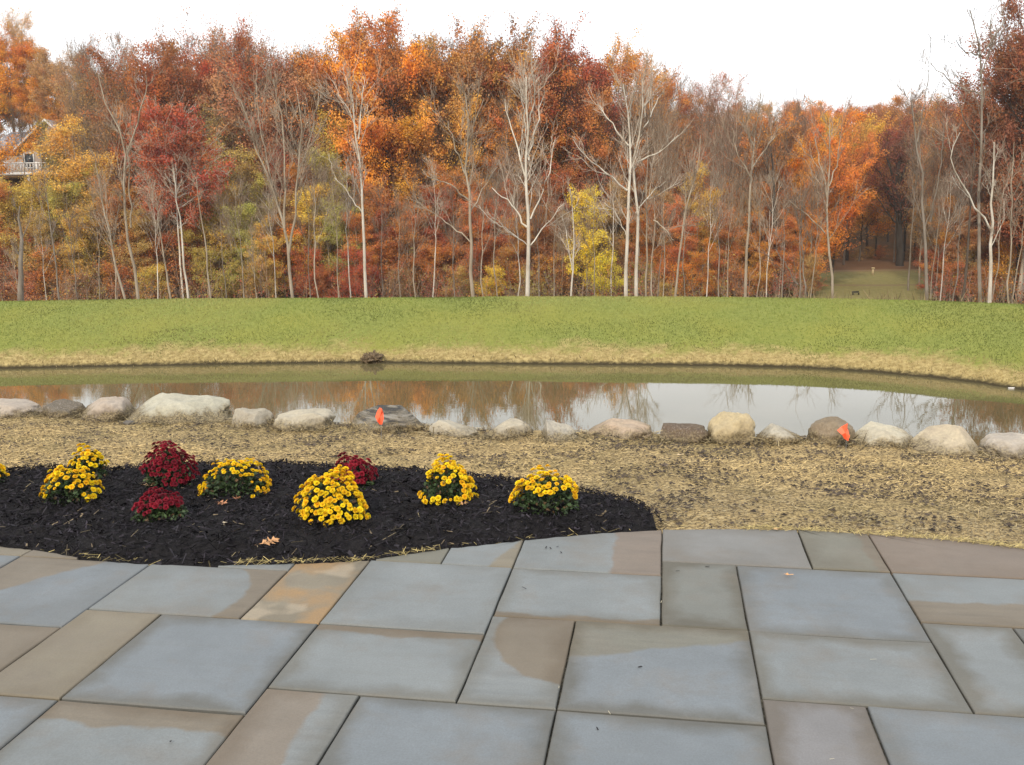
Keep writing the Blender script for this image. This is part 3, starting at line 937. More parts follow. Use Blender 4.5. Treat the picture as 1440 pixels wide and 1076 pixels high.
BO = [
    (-96, -24, 556, 588, (.3, .28, .25), (.38, .35, .3), 'grey boulder beyond', .2, .4, .6, 0, 0, ()),
    (-22, 65, 562, 590, (.43, .37, .33), (.36, .30, .27), 'smooth pinkish pale boulder cut by the left edge of the photo', .0, .5, .8, 0, 0, ()),
    (60, 118, 564, 591, (.15, .125, .10), (.20, .17, .14), 'low rough dark brown boulder between two pinkish ones', 0, .35, .8, .5, 0, ()),
    (109, 190, 557, 592, (.45, .38, .33), (.38, .31, .27), 'pinkish boulder with a flat ridged top, left of the largest white one', .25, .6, .9, 0, 0, ((-1, -.4, .8, .72),)),
    (177, 327, 558, 598, (.46, .45, .38), (.40, .385, .31), 'largest long whitish boulder with a crack across it', .0, .75, .9, 0, 0, ((.9, -.5, .5, .78), (-.8, -.3, .6, .80))),
    (326, 387, 574, 607, (.34, .31, .26), (.42, .38, .32), 'round grey tan boulder right of the largest white one', -.1, .4, 1.0, 0, 0, ()),
    (388, 470, 577, 608, (.46, .42, .34), (.40, .36, .29), 'flat topped cream boulder left of the dark layered rock', .15, .9, .85, 0, 0, ()),
    (493, 600, 570, 612, (.13, .118, .10), (.20, .175, .14), 'dark layered rock behind the left orange flag', -.1, .5, .95, .3, .75, ()),
    (603, 672, 590, 617, (.47, .43, .36), (.42, .38, .31), 'pale boulder tapering to the right, right of the layered rock', -.55, .35, .5, 0, 0, ()),
    (680, 749, 590, 622, (.38, .34, .27), (.46, .41, .33), 'low tan dome half buried in straw at the middle', -.2, .3, .95, 0, 0, ()),
    (757, 814, 590, 625, (.46, .43, .37), (.36, .34, .31), 'angular boulder with a steep grey left face', -.45, .7, .85, .2, 0, ((-1, -.25, .15, .55), (.3, -.6, .8, .7))),
    (822, 915, 592, 619, (.48, .34, .25), (.42, .34, .26), 'broad orange pink boulder beside the dark brown one', -.1, .3, .7, 0, 0, ()),
    (923, 997, 597, 624, (.125, .082, .058), (.17, .12, .085), 'dark reddish brown boulder left of the tall yellow one', 0, .5, .55, .4, 0, ()),
    (998, 1060, 580, 626, (.52, .41, .22), (.42, .34, .21), 'tall blocky yellow sandstone boulder', .0, 1.0, .8, 0, 0, ((-.6, -.2, .9, .98),)),
    (1062, 1128, 596, 628, (.44, .42, .37), (.35, .31, .25), 'pale boulder sloping down right, beside the tall yellow one', -.6, .4, 1.0, 0, 0, ()),
    (1134, 1202, 588, 629, (.23, .17, .11), (.29, .23, .16), 'brown boulder behind the right orange flag', .2, .35, .9, .15, 0, ()),
    (1192, 1286, 597, 633, (.50, .47, .38), (.45, .40, .31), 'long whitish boulder right of the right orange flag', -.45, .45, .9, 0, 0, ((-.8, -.2, .8, .8),)),
    (1284, 1378, 600, 645, (.50, .43, .31), (.44, .36, .27), 'cream boulder with a raised hump, second from the right edge', .0, .3, .8, 0, 0, ((-.7, -.3, .8, .62), (.8, -.4, .6, .75))),
    (1378, 1466, 612, 646, (.45, .40, .36), (.36, .32, .29), 'pinkish grey boulder cut by the right edge of the photo', .1, .6, .7, 0, 0, ()),
    (1476, 1560, 620, 655, (.36, .33, .28), (.3, .27, .22), 'grey boulder beyond', .1, .4, .8, 0, 0, ()),
]
for i, b_ in enumerate(BO):
    o = boulder(i, b_[0], b_[1], b_[2], b_[3], b_[4], b_[5], b_[6], b_[7], b_[8], b_[9], b_[10], b_[11], b_[12])
    if i in (0, 19):
        o['label'] = 'grey boulder past the ' + ('left' if i == 0 else 'right') + ' end of the row seen in the photo'
# loose dirt and straw heaped against the feet of the stones
p = hit(182, 597)
o = obj('stone', lump('stone', .045, .035, .022, 8), mat_simple('dark_stone', (.10, .09, .08)), None, (p[0], p[1], p[2] + .012))
tag(o, 'small dark stone lying in front of the largest white boulder', 'stone')
PP = []
for b_ in BO:
    for _ in range(520):
        px = random.uniform(b_[0] - 4, b_[1] + 4)
        t = (px - b_[0]) / (b_[1] - b_[0])
        X, Y = on_plane(px, b_[3] - 1 + random.uniform(-1, 2), Z_ROCK)
        PP.append((X, Y + random.uniform(-.08, .03), Z_ROCK + abs(random.gauss(0, .024)) * (1 + .5 * math.sin(px))))
P = np.array(PP)
k = len(P)
V, F = quads_at(P, R.normal(0, .9, k), R.normal(0, .5, k), R.gamma(4, .010, k) + .01, R.uniform(.003, .007, k), face=R.normal(0, .6, k))
c = np.array([.26, .21, .12])[None] * R.uniform(.1, 1.3, (k, 1))
o = obj('rock_foot_straw', mesh_np('rock_foot_straw', V, F, cols=np.repeat(c, 4, 0)), M_COL)
tag(o, 'straw and soil caught against the feet of boulders', 'straw', kind='stuff')

# ------------------------------------------------------------------ survey flags
M_FLAG = NT('orange_flag')
M_FLAG.base((.95, .13, .055), .5, .3)
M_FLAG.p.inputs['Emission Strength'].default_value = 0
M_FLAG = M_FLAG.m
M_WIRE = mat_simple('flag_wire', (.25, .25, .25), .4, .5)
def flag(px_, x0, y0, pts, base_y, label, seed):
    """pts: outline of the folded vinyl in photo pixels"""
    g_ = hit(px_, base_y)
    Y = g_[1]
    e = empty('survey_flag', tuple(g_))
    tag(e, label, 'flag', 'orange survey flags by the pond')
    # vinyl, creased down the middle, with thickness
    cen = np.mean(pts, 0)
    V, Fc = [], []
    rr = random.Random(seed)
    for side in (0, 1):
        for (x, y) in pts:
            q = at_dist(x, y, Y) - g_
            yy = .016 * math.sin((x - x0) * .55 + y * .25) - .012 + side * .0012
            V.append((q[0], yy, q[2]))
        q = at_dist(cen[0], cen[1], Y) - g_
        V.append((q[0], -.026 + side * .0012, q[2]))
    n_ = len(pts)
    for s_ in (0, 1):
        o_ = s_ * (n_ + 1)
        for i in range(n_):
            Fc.append((o_ + i, o_ + (i + 1) % n_, o_ + n_) if s_ else (o_ + (i + 1) % n_, o_ + i, o_ + n_))
    for i in range(n_):
        j = (i + 1) % n_
        Fc.append((i, j, n_ + 1 + j, n_ + 1 + i))
    me = bpy.data.meshes.new('vinyl')
    me.from_pydata(V, [], Fc); me.validate()
    obj('vinyl', me, M_FLAG, e)
    tp = at_dist(px_, y0, Y) - g_
    Vw, Fw = [], []
    for j, z in enumerate((-.03, tp[2])):
        for a_ in range(6):
            Vw.append((.0013 * math.cos(a_ * 1.047) + tp[0] * j, .0013 * math.sin(a_ * 1.047), z))
    for a_ in range(6): Fw.append((a_, (a_ + 1) % 6, 6 + (a_ + 1) % 6, 6 + a_))
    me = bpy.data.meshes.new('wire'); me.from_pydata(Vw, [], Fw)
    obj('wire', me, M_WIRE, e)
flag(536, 527, 573, [(534, 573), (538, 574), (539, 580), (540, 588), (538, 596), (534, 597), (531, 592), (528, 586), (530, 579)], 618, 'orange survey flag hanging folded before the dark layered rock', 1)
flag(1190, 1177, 594, [(1190, 594), (1192, 603), (1193, 612), (1191, 619), (1187, 617), (1182, 610), (1177, 605), (1183, 600)], 636, 'orange triangular survey flag before the brown boulder on the right', 2)

# ------------------------------------------------------------------ chrysanthemums
def flower_mesh(seed, petals=26):
    """a small pompon: rings of petals round a dome"""
    rr = random.Random(seed)
    V, F, T = [], [], []
    def petal(th, el, r, L, w):
        d = Vector((math.cos(th) * math.cos(el), math.sin(th) * math.cos(el), math.sin(el)))
        s = Vector((-math.sin(th), math.cos(th), 0))
        u = d.cross(s)
        b = len(V)
        p0 = d * r * .25
        V.extend([tuple(p0 - s * w * .4), tuple(p0 + s * w * .4), tuple(d * L + s * w * .75 - u * w * .1), tuple(d * L * 1.12 + u * w * .3), tuple(d * L - s * w * .75 - u * w * .1)])
        F.append((b, b + 1, b + 2, b + 3, b + 4))
        T.extend([rr.uniform(.2, .9)] * 5)
    for ring, (el, cnt, L) in enumerate([(.02, 9, 1.0), (.42, 8, .98), (.82, 6, .92), (1.2, 4, .86)]):
        for j in range(cnt):
            petal(j / cnt * 6.283 + ring * .5 + rr.uniform(-.15, .15), el + rr.uniform(-.12, .12), 1, L * rr.uniform(.9, 1.08), .42)
    me = bpy.data.meshes.new('flower')
    me.from_pydata(V, [], F)
    at = me.attributes.new('tint', 'FLOAT', 'POINT')
    at.data.foreach_set('value', np.array(T, np.float32))
    return me
n = NT('petals')
oi = n.n('ObjectInfo')
at = n.n('Attribute', attribute_name='tint')
k_ = n.ramp(at.outputs['Fac'], 0, 1, .72, 1.15)
zc = n.n('SeparateXYZ', i={0: n.coord('Object')})
c_ = n.mix(1.0, oi.outputs['Color'], n.n('CombineColor', i={0: k_, 1: k_, 2: k_}).outputs[0], 'MULTIPLY')
d_ = n.n('VectorMath', operation='LENGTH', i={0: n.coord('Object')}).outputs['Value']
c_ = n.mix(n.ramp(d_, .3, .7, .35, 0), c_, n.mix(1.0, c_, (.95, .70, .5), 'MULTIPLY'))
M_PETAL = n.base(c_, .7, .2)
n.p.inputs['Subsurface Weight'].default_value = 0
FM = [flower_mesh(s) for s in range(4)]
for f_ in FM: f_.materials.append(M_PETAL)
n = NT('mum_leaf')
at = n.n('Attribute', attribute_name='Col')
M_MLEAF = n.base(at.outputs['Color'], .6, .35)
YEL, RED = (.86, .49, .010), (.205, .012, .026)

def mum(px0, px1, top, base, kind, label, thr, nfl, seed, fsize=.0185, dep=.85, hskip=None, leafy=1.0):
    """thr(dx, dy, dz) -> True where blossoms sit on the dome (dy < 0 faces the viewer)"""
    rr = np.random.default_rng(seed)
    fsize *= .78; nfl = int(nfl * 1.75)
    cxp = (px0 + px1) / 2
    g_ = hit(cxp, base - 2, h_bed)
    w = (px1 - px0) * g_[1] / F_PX
    Yc = g_[1] + w * dep * .40
    Xc = ray(cxp, base)[0] * Yc
    zg = float(h_bed(np.array([Xc]), np.array([Yc]))[0])
    ztop = EYE + ray(cxp, top)[2] * (Yc)
    h = max(.10, ztop - zg)
    a, b, c = w / 2 - fsize * .5, w * dep / 2, h - fsize * .6
    ph1, ph2 = rr.uniform(0, 6, 2)
    e = empty('chrysanthemum', (Xc, Yc, zg))
    tag(e, label, 'flowers', 'chrysanthemums in the mulch bed')
    # stems
    Vt, Ft = [], []
    for j in range(16):
        th, el = rr.uniform(0, 6.28), rr.uniform(.5, 1.4)
        d = np.array([math.cos(th) * math.cos(el) * a * .8, math.sin(th) * math.cos(el) * b * .8, math.sin(el) * c * .8])
        bs = len(Vt)
        for q, r_ in ((0, .004), (.5, .003), (1, .0018)):
            pt = d * q + np.array([0, 0, -.01]) + np.array([0, 0, .05 * q * (1 - q)])
            for s_ in range(4):
                an = s_ * 1.571
                Vt.append((pt[0] + r_ * math.cos(an), pt[1] + r_ * math.sin(an), pt[2]))
        for q in range(2):
            for s_ in range(4):
                Ft.append((bs + q * 4 + s_, bs + q * 4 + (s_ + 1) % 4, bs + q * 4 + 4 + (s_ + 1) % 4, bs + q * 4 + 4 + s_))
    me = mesh_np('stems', Vt, np.array(Ft), cols=np.tile([.035, .05, .018], (len(Vt), 1)))
    obj('stems', me, M_MLEAF, e)
    # leaves: small lobed blades through the dome
    nl = int(1100 * leafy * (w / .36) ** 1.2)
    d = rr.normal(size=(nl, 3)); d /= np.linalg.norm(d, axis=1)[:, None]
    d[:, 2] = np.abs(d[:, 2]) * 1.0 - .03
    rad = rr.uniform(.35, 1.0, nl) ** .5 * .97
    P = d * rad[:, None] * np.array([a, b, c * .95])
    P[:, 2] = np.maximum(P[:, 2], .005)
    L = rr.uniform(.014, .030, nl)
    out = d + rr.normal(0, .55, (nl, 3)); out[:, 2] -= .25
    out /= np.linalg.norm(out, axis=1)[:, None]
    sd = np.cross(out, rr.normal(size=(nl, 3))); sd /= np.linalg.norm(sd, axis=1)[:, None]
    prof = [(-.5, 0), (-.25, .16), (-.12, .34), (.02, .18), (.16, .36), (.28, .16), (.5, 0), (.28, -.16), (.16, -.36), (.02, -.18), (-.12, -.34), (-.25, -.16)]
    V = np.concatenate([(P + out * (L * u)[:, None] + sd * (L * v)[:, None])[:, None] for u, v in prof], 1)
    V = V.reshape(-1, 3)
    F = np.arange(nl * 12).reshape(-1, 12)
    col = np.array([.030, .052, .018]) * rr.uniform(.4, 1.7, (nl, 1))
    dry = rr.random(nl) < .12
    col[dry] = np.array([.10, .06, .03]) * rr.uniform(.5, 1.2, (dry.sum(), 1))
    lf = obj('leaves', mesh_np('leaves', V, F, cols=np.repeat(col, 12, 0)), M_MLEAF, e)
    lf['kind'] = 'stuff'
    # blossoms
    pts = []
    tries = 0
    while len(pts) < nfl and tries < 9000:
        tries += 1
        d = rr.normal(size=3); d /= np.linalg.norm(d); d[2] = abs(d[2])
        if not thr(*d): continue
        p_ = d * np.array([a, b, c]) * rr.uniform(.90, 1.05) * (1 + .14 * math.sin(d[0] * 5 + ph1) * math.cos(d[1] * 4 + ph2))
        p_[2] = max(p_[2], .02)
        if all(np.linalg.norm(p_ - q[0]) > fsize * 1.35 for q in pts):
            pts.append((p_, d))
    for p_, d in pts:
        o = bpy.data.objects.new('flower', FM[rr.integers(4)])
        COL.objects.link(o)
        o.parent = e
        o.location = p_
        s = fsize * (rr.uniform(.78, 1.15) if rr.random() > .18 else rr.uniform(.45, .7))
        o.scale = (s, s, s * .85)
        nv = Vector((d[0], d[1], d[2] + .35)).normalized()
        o.rotation_euler = nv.to_track_quat('Z', 'Y').to_euler()
        j = rr.uniform(.78, 1.1)
        if kind == 'y':
            gg = rr.uniform(.80, 1.06)
            o.color = (.84 * j, .60 * j * gg, .014 * j, 1)
        else:
            o.color = (RED[0] * j * rr.uniform(.8, 1.3), RED[1] * j, RED[2] * j, 1)
    return e
A = lambda x, y, z: True
mum(95, 157, 628, 682, 'y', 'small yellow chrysanthemum standing behind another at the far left', lambda x, y, z: z > .35 or (y < 0 and z > .2 and x < .5), 42, 1)
mum(57, 146, 655, 714, 'y', 'golden yellow chrysanthemum, front one of the far left pair', lambda x, y, z: z > .50 - .1 * y or abs(x) > .75 and z > .15, 55, 2)
mum(198, 280, 624, 692, 'r', 'tall dark red chrysanthemum, rear one of the red pair', lambda x, y, z: z > .38 or (x > .1 and z > .18), 120, 3, fsize=.0175)
mum(182, 271, 691, 739, 'r', 'low dark red chrysanthemum with much green foliage, front of the red pair', lambda x, y, z: z > .62 or (z > .5 and x < 0), 50, 4, fsize=.0175)
mum(278, 386, 646, 706, 'y', 'wide yellow chrysanthemum with open dark green front', lambda x, y, z: (z > .72 and y > -.62) or (x > .68 and z > .12) or (x < -.80 and z > .1), 84, 5, fsize=.0150)
mum(414, 523, 664, 744, 'y', 'largest and fullest yellow chrysanthemum, covered with blooms to the ground', lambda x, y, z: z > .08 and (z > .4 or y < .3), 125, 6, fsize=.0178)
mum(460, 533, 640, 694, 'r', 'dark red chrysanthemum half hidden behind the fullest yellow one', lambda x, y, z: z > .30, 75, 7, fsize=.0175)
mum(587, 672, 646, 713, 'y', 'yellow chrysanthemum with a bare green hollow between two bands of bloom', lambda x, y, z: z > .62 or (x > .5 and z > .2) or (.04 < z < .22 and y < 0), 82, 8, fsize=.0172)
mum(712, 825, 662, 730, 'y', 'wide low yellow chrysanthemum at the right end of the bed', lambda x, y, z: z > .66 or (x > .62 and z > .45) or (x < -.72 and z > .22), 70, 9, fsize=.0170)
mum(-82, 14, 645, 690, 'y', 'yellow chrysanthemum mostly cut off by the left edge of the photo', lambda x, y, z: z > .2, 50, 10)

# ------------------------------------------------------------------ fallen leaves and bits
def oak_leaf(px, py, size, yaw, col, label, hf=h_bed, curl=.3, lobes=3, lift=.02, tilt=0.3):
    g_ = hit(px, py, hf)
    if hf is None: pass
    pts = [(-.5, 0)]
    side = []
    for k in range(lobes):
        t0 = -.30 + k * .72 / lobes
        wv = .30 - .05 * abs(k - 1)
        side += [(t0, .045), (t0 + .07, wv * .55), (t0 + .17, wv * 1.15), (t0 + .155, wv * .5), (t0 + .20, .05)]
    side += [(.38, .08), (.5, 0)]
    pts += side + [(x, -y) for x, y in side[-2::-1]]
    V = [(x * size, y * size, curl * size * (y * y * 3 + x * x * 1.0) + .02 * size * math.sin(x * 20)) for x, y in pts]
    m_ = len(V)
    V.append((0.05 * size, 0, 0))
    F = [(i, (i + 1) % m_, m_) for i in range(m_)]
    # stalk
    b = len(V)
    V += [(-.5 * size, .012 * size, 0), (-.5 * size, -.012 * size, 0), (-.72 * size, 0, .04 * size)]
    F.append((b, b + 1, b + 2))
    me = bpy.data.meshes.new('fallen_leaf'); me.from_pydata(V, [], F)
    n_ = random.random()
    o = obj('fallen_leaf', me, mat_simple('dry_leaf', col, .75, .25, .3, 40), None, (g_[0], g_[1], g_[2] + lift))
    o.rotation_euler = (tilt, random.uniform(-.2, .2), yaw)
    tag(o, label, 'leaf')
oak_leaf(379, 768, .105, .75, (.50, .27, .13), 'pale orange oak leaf lying on mulch near the patio edge', curl=.06, tilt=.22)
oak_leaf(313, 713, .075, -.5, (.36, .17, .09), 'brown leaf on mulch in front of the wide open-fronted yellow chrysanthemum', lobes=2)
oak_leaf(332, 706, .06, .9, (.34, .15, .08), 'reddish dry leaf beneath the right side of the open-fronted chrysanthemum', lobes=2)
oak_leaf(208, 688, .055, .2, (.33, .22, .13), 'tan leaf between the two red chrysanthemums', lobes=2)
oak_leaf(273, 679, .05, .1, (.36, .29, .22), 'pale leaf right of the red chrysanthemums', lobes=2)
oak_leaf(122, 704, .06, .4, (.34, .17, .07), 'brown leaf at the right foot of the far left front chrysanthemum', lobes=2)
oak_leaf(652, 714, .06, .2, (.40, .22, .10), 'tan leaf under the right side of the hollow yellow chrysanthemum', lobes=2)
oak_leaf(775, 706, .055, 1.4, (.22, .10, .06), 'dark brown leaf in the front of the rightmost chrysanthemum', lobes=2, tilt=1.0)
oak_leaf(1109, 811, .040, -.3, (.55, .30, .13), 'small orange leaf lying on a blue patio slab', hf=lambda x, y: np.zeros(np.shape(x)), lobes=1, lift=.006, tilt=.1, curl=.4)
oak_leaf(1093, 746, .05, .1, (.55, .36, .18), 'tan leaf on the patio edge where the straw begins', hf=lambda x, y: np.zeros(np.shape(x)), lobes=1, lift=.006, tilt=.1)
oak_leaf(956, 642, .06, .1, (.55, .42, .26), 'pale leaf on straw in front of the dark brown boulder', hf=h_near, lobes=1, lift=.012, tilt=.1)
p = hit(316, 742, h_bed)
o = obj('wood_chunk', lump('wood_chunk', .014, .012, .010, 11, 2), mat_simple('pale_wood', (.50, .42, .30)), None, (p[0], p[1], p[2] + .018))
tag(o, 'pale chunk of wood lying on the mulch left of the oak leaf', 'wood')
p = hit_far(1424, 548)
me = mesh_np('litter', [(-.09, -.02, 0), (.09, -.02, 0), (.09, .02, 0), (-.09, .02, 0), (-.085, -.018, .02), (.085, -.018, .02), (.085, .018, .02), (-.085, .018, .02)],
             np.array([[0, 3, 2, 1], [4, 5, 6, 7], [0, 1, 5, 4], [1, 2, 6, 5], [2, 3, 7, 6], [3, 0, 4, 7]]))
o = obj('paint_stick', me, mat_simple('white_litter', (.75, .72, .70)), None, tuple(p + [0, 0, .02]))
tag(o, 'small flat white stick at the far waterline by the right edge', 'litter')
k = 11
for i, (px, py) in enumerate([(768, 770), (775, 772), (784, 770), (789, 777), (995, 797), (737, 827), (954, 803), (840, 1024), (1004, 931), (931, 964), (300, 1002)]):
    pass
bits = [(768, 770), (774, 771), (784, 769), (789, 777), (995, 797), (737, 827), (953, 803), (840, 1025), (240, 1043), (900, 938)]
P = np.array([list(on_plane(x, y, .003)) + [.003] for x, y in bits]); k = len(P)
V, F = quads_at(P, R.uniform(0, 6.28, k), np.zeros(k), R.uniform(.010, .022, k), R.uniform(.004, .007, k))
V[:, 2] += np.tile([0, 0, .003, .003], k)
o = obj('mulch_crumbs', mesh_np('mulch_crumbs', V, F, cols=np.tile([.02, .018, .02], (4 * k, 1))), M_COL)
tag(o, 'dark crumbs of mulch lying on the patio slabs', 'mulch', kind='stuff')
P = np.array([list(on_plane(x, y, .004)) + [.004] for x, y in [(1170, 1067), (1198, 996), (857, 1002), (1228, 927), (786, 966), (930, 846)]]); k = len(P)
V, F = quads_at(P, R.uniform(0, 6.28, k), np.zeros(k), R.uniform(.010, .022, k), R.uniform(.0012, .0022, k))
o = obj('straw_bits', mesh_np('straw_bits', V, F, cols=np.tile([.5, .45, .33], (4 * k, 1))), M_COL)
tag(o, 'pale straw bits lying on the patio slabs', 'straw', kind='stuff')

# ------------------------------------------------------------------ trees
def tubes(P, R0, R1, sides):
    """P (n,k,3) polylines, radii tapering from R0 to R1"""
    n_, k, _ = P.shape
    T = np.gradient(P, axis=1)
    T /= np.linalg.norm(T, axis=2, keepdims=True) + 1e-9
    ref = np.where(np.abs(T[..., 2:3]) > .9, np.array([1., 0, 0]), np.array([0, 0, 1.]))
    A_ = np.cross(T, ref); A_ /= np.linalg.norm(A_, axis=2, keepdims=True) + 1e-9
    B_ = np.cross(T, A_)
    s = np.linspace(0, 1, k)
    rad = R0[:, None] * (1 - s) + R1[:, None] * s
    an = np.arange(sides) / sides * 2 * math.pi
    ring = A_[:, :, None] * np.cos(an)[None, None, :, None] + B_[:, :, None] * np.sin(an)[None, None, :, None]
    V = P[:, :, None] + ring * rad[:, :, None, None]
    V = V.reshape(-1, 3)
    b = (np.arange(n_)[:, None, None] * k + np.arange(k - 1)[None, :, None]) * sides
    i = np.arange(sides)[None, None]
    j = (i + 1) % sides
    F = np.stack([b + i, b + j, b + sides + j, b + sides + i], -1).reshape(-1, 4)
    return V, F

def kids(rng, P, R0, m, t0, t1, ang, Lf, kk, up=.25, wob=.05, rr_=.55, taper=.85):
    """m children on each parent polyline"""
    n_, k, _ = P.shape
    t = rng.uniform(t0, t1, (n_, m))
    f = t * (k - 1)
    i = np.minimum(f.astype(int), k - 2)
    fr = (f - i)[..., None]
    I = np.arange(n_)[:, None]
    a, b = P[I, i], P[I, i + 1]
    base = a * (1 - fr) + b * fr
    T = b - a
    T /= np.linalg.norm(T, axis=2, keepdims=True) + 1e-9
    rnd = rng.normal(size=T.shape)
    side = rnd - (rnd * T).sum(2, keepdims=True) * T
    side /= np.linalg.norm(side, axis=2, keepdims=True) + 1e-9
    an = rng.uniform(ang[0], ang[1], (n_, m, 1))
    d = T * np.cos(an) + side * np.sin(an)
    Lp = np.linalg.norm(P[:, -1] - P[:, 0], axis=1)[:, None]
    L = Lf(t, rng) * Lp
    s = np.linspace(0, 1, kk)[None, None, :, None]
    C = base[:, :, None] + d[:, :, None] * L[..., None, None] * s
    C[..., 2] += up * L[..., None] * s[..., 0] ** 2
    if wob:
        w = rng.normal(0, wob, C.shape) * L[..., None, None] * s
        C = C + w
    rp = R0[:, None] * (1 - taper * t)
    r = np.minimum(rp * rr_, rp * .95)
    return C.reshape(-1, kk, 3), r.reshape(-1)

def leaves_on(rng, P, n_leaf, size, spread, k_out=False):
    n_, k, _ = P.shape
    i = rng.integers(0, n_, n_leaf)
    t = rng.uniform(.15, 1.05, n_leaf)
    f = np.clip(t, 0, .999) * (k - 1)
    j = f.astype(int)
    fr = (f - j)[:, None]
    p = P[i, j] * (1 - fr) + P[i, j + 1] * fr + rng.normal(0, spread, (n_leaf, 3)) * np.array([1, 1, .7])
    nrm = rng.normal(size=(n_leaf, 3)) + np.array([0, -.15, .5])
    nrm /= np.linalg.norm(nrm, axis=1)[:, None]
    a = np.cross(nrm, rng.normal(size=(n_leaf, 3))); a /= np.linalg.norm(a, axis=1)[:, None]
    b = np.cross(nrm, a)
    s = (size * rng.uniform(.55, 1.3, n_leaf))[:, None]
    V = np.stack([p - a * s * .5, p - b * s * .32, p + a * s * .5, p + b * s * .32], 1).reshape(-1, 3)
    # clump brightness + leaf brightness
    cl = rng.random(n_)[i]
    tint = np.clip(.35 * cl + .65 * rng.random(n_leaf), 0, 1)
    return V, np.arange(n_leaf * 4).reshape(-1, 4), np.repeat(tint, 4)

def clump_leaves(rng, L2, n_leaf, size, spread):
    k = L2.shape[1]
    nc = len(L2)
    wgt = rng.gamma(2.5, 1, nc); i = rng.choice(nc, n_leaf, p=wgt / wgt.sum())
    cen = L2[:, int(k * .7)]
    sp = spread * rng.uniform(.7, 1.35, nc)
    t = rng.uniform(.35, 1.02, n_leaf); f = np.clip(t, 0, .999) * (k - 1); j = f.astype(int); fr = (f - j)[:, None]
    off = rng.normal(0, 1, (n_leaf, 3)) * sp[i][:, None] * np.array([1, 1, .62])
    p = L2[i, j] * (1 - fr) + L2[i, np.minimum(j + 1, k - 1)] * fr + off
    o_ = p - cen[i]
    nrm = o_ / (np.linalg.norm(o_, axis=1)[:, None] + 1e-6) + rng.normal(0, .42, (n_leaf, 3)) + np.array([0, 0, .35])
    nrm /= np.linalg.norm(nrm, axis=1)[:, None]
    a = np.cross(nrm, rng.normal(size=(n_leaf, 3))); a /= np.linalg.norm(a, axis=1)[:, None]
    b = np.cross(nrm, a)
    s = (size * rng.uniform(.6, 1.3, n_leaf))[:, None]
    V = np.stack([p - a * s * .5, p - b * s * .34, p + a * s * .5, p + b * s * .34], 1).reshape(-1, 3)
    tint = np.clip(.5 * rng.random(nc)[i] + .5 * rng.random(n_leaf), 0, 1)
    return V, np.arange(n_leaf * 4).reshape(-1, 4), np.repeat(tint, 4)

def join(parts):
    V, F, o = [], [], 0
    for v, f in parts:
        V.append(v); F.append(f + o); o += len(v)
    return np.concatenate(V), np.concatenate(F)

def proto(seed, H=20, cb=.35, nl=34, limb=.30, ang=(.6, 1.1), nb=7, nt=5, leaf=0, lsize=.26, spread=.35, r0=.22, up=.3, shape='oak', bend=.03, twig_r=.014, top=1.0, third=True, clump=0):
    """one tree of height H standing at the origin -> (wood mesh, crown mesh or None)"""
    rng = np.random.default_rng(seed)
    s = np.linspace(0, 1, 12)
    tr = np.zeros((1, 12, 3))
    tr[0, :, 2] = s * H * top
    w = np.cumsum(rng.normal(0, bend, (12, 2)), 0) * H * .12
    tr[0, :, :2] = w - w[0]
    R0 = np.array([r0])
    def Lf(t, g):
        k = (t - cb) / (1 - cb)
        if shape == 'oak': q = .30 + .70 * np.sin(np.clip(k, 0, 1) * 2.0 + .55)
        elif shape == 'cone': q = 1.05 - .85 * k
        else: q = .55 + .45 * (1 - k)
        return limb * q * g.uniform(.65, 1.25, t.shape) / top
    L1, r1 = kids(rng, tr, R0, nl, cb, .985, ang, Lf, 7, up=up, wob=.035, rr_=.50)
    L2, r2 = kids(rng, L1, r1, nb, .2, .97, (.35, .95), lambda t, g: g.uniform(.28, .55, t.shape) * (1.15 - .5 * t), 5, up=.15, wob=.05, rr_=.6)
    wood = [tubes(tr, R0, R0 * .10, 8), tubes(L1, r1, r1 * .25, 5)]
    L3, r3 = kids(rng, L2, r2, nt, .15, 1.0, (.3, .9), lambda t, g: g.uniform(.35, .7, t.shape), 3, up=.1, wob=.06, rr_=.6)
    wood.append(tubes(L2, np.maximum(r2, twig_r), np.maximum(r2 * .4, twig_r * .7), 3))
    tw = tubes(L3, np.maximum(r3, twig_r), np.full(len(r3), twig_r * .55), 3)
    wood.append(tw)
    Vw, Fw = join(wood)
    wm = mesh_np('trunk', Vw, Fw)
    wm.materials.append(M_BARK)
    cm = None
    if leaf:
        if clump:
            V, F, T = clump_leaves(rng, L2, leaf, lsize, clump)
        else:
            V, F, T = leaves_on(rng, np.concatenate([L3, L2[:, [1, 2, 4]]]) if third else L3, leaf, lsize, spread)
        cm = mesh_np('crown', V, F, tint=T)
        cm.materials.append(M_LEAF)
    # twigs as the bare crown, thick wood as the trunk
    return wm, cm, float(max(np.percentile((V if leaf else Vw)[:, 2], 98.5), H * .9))

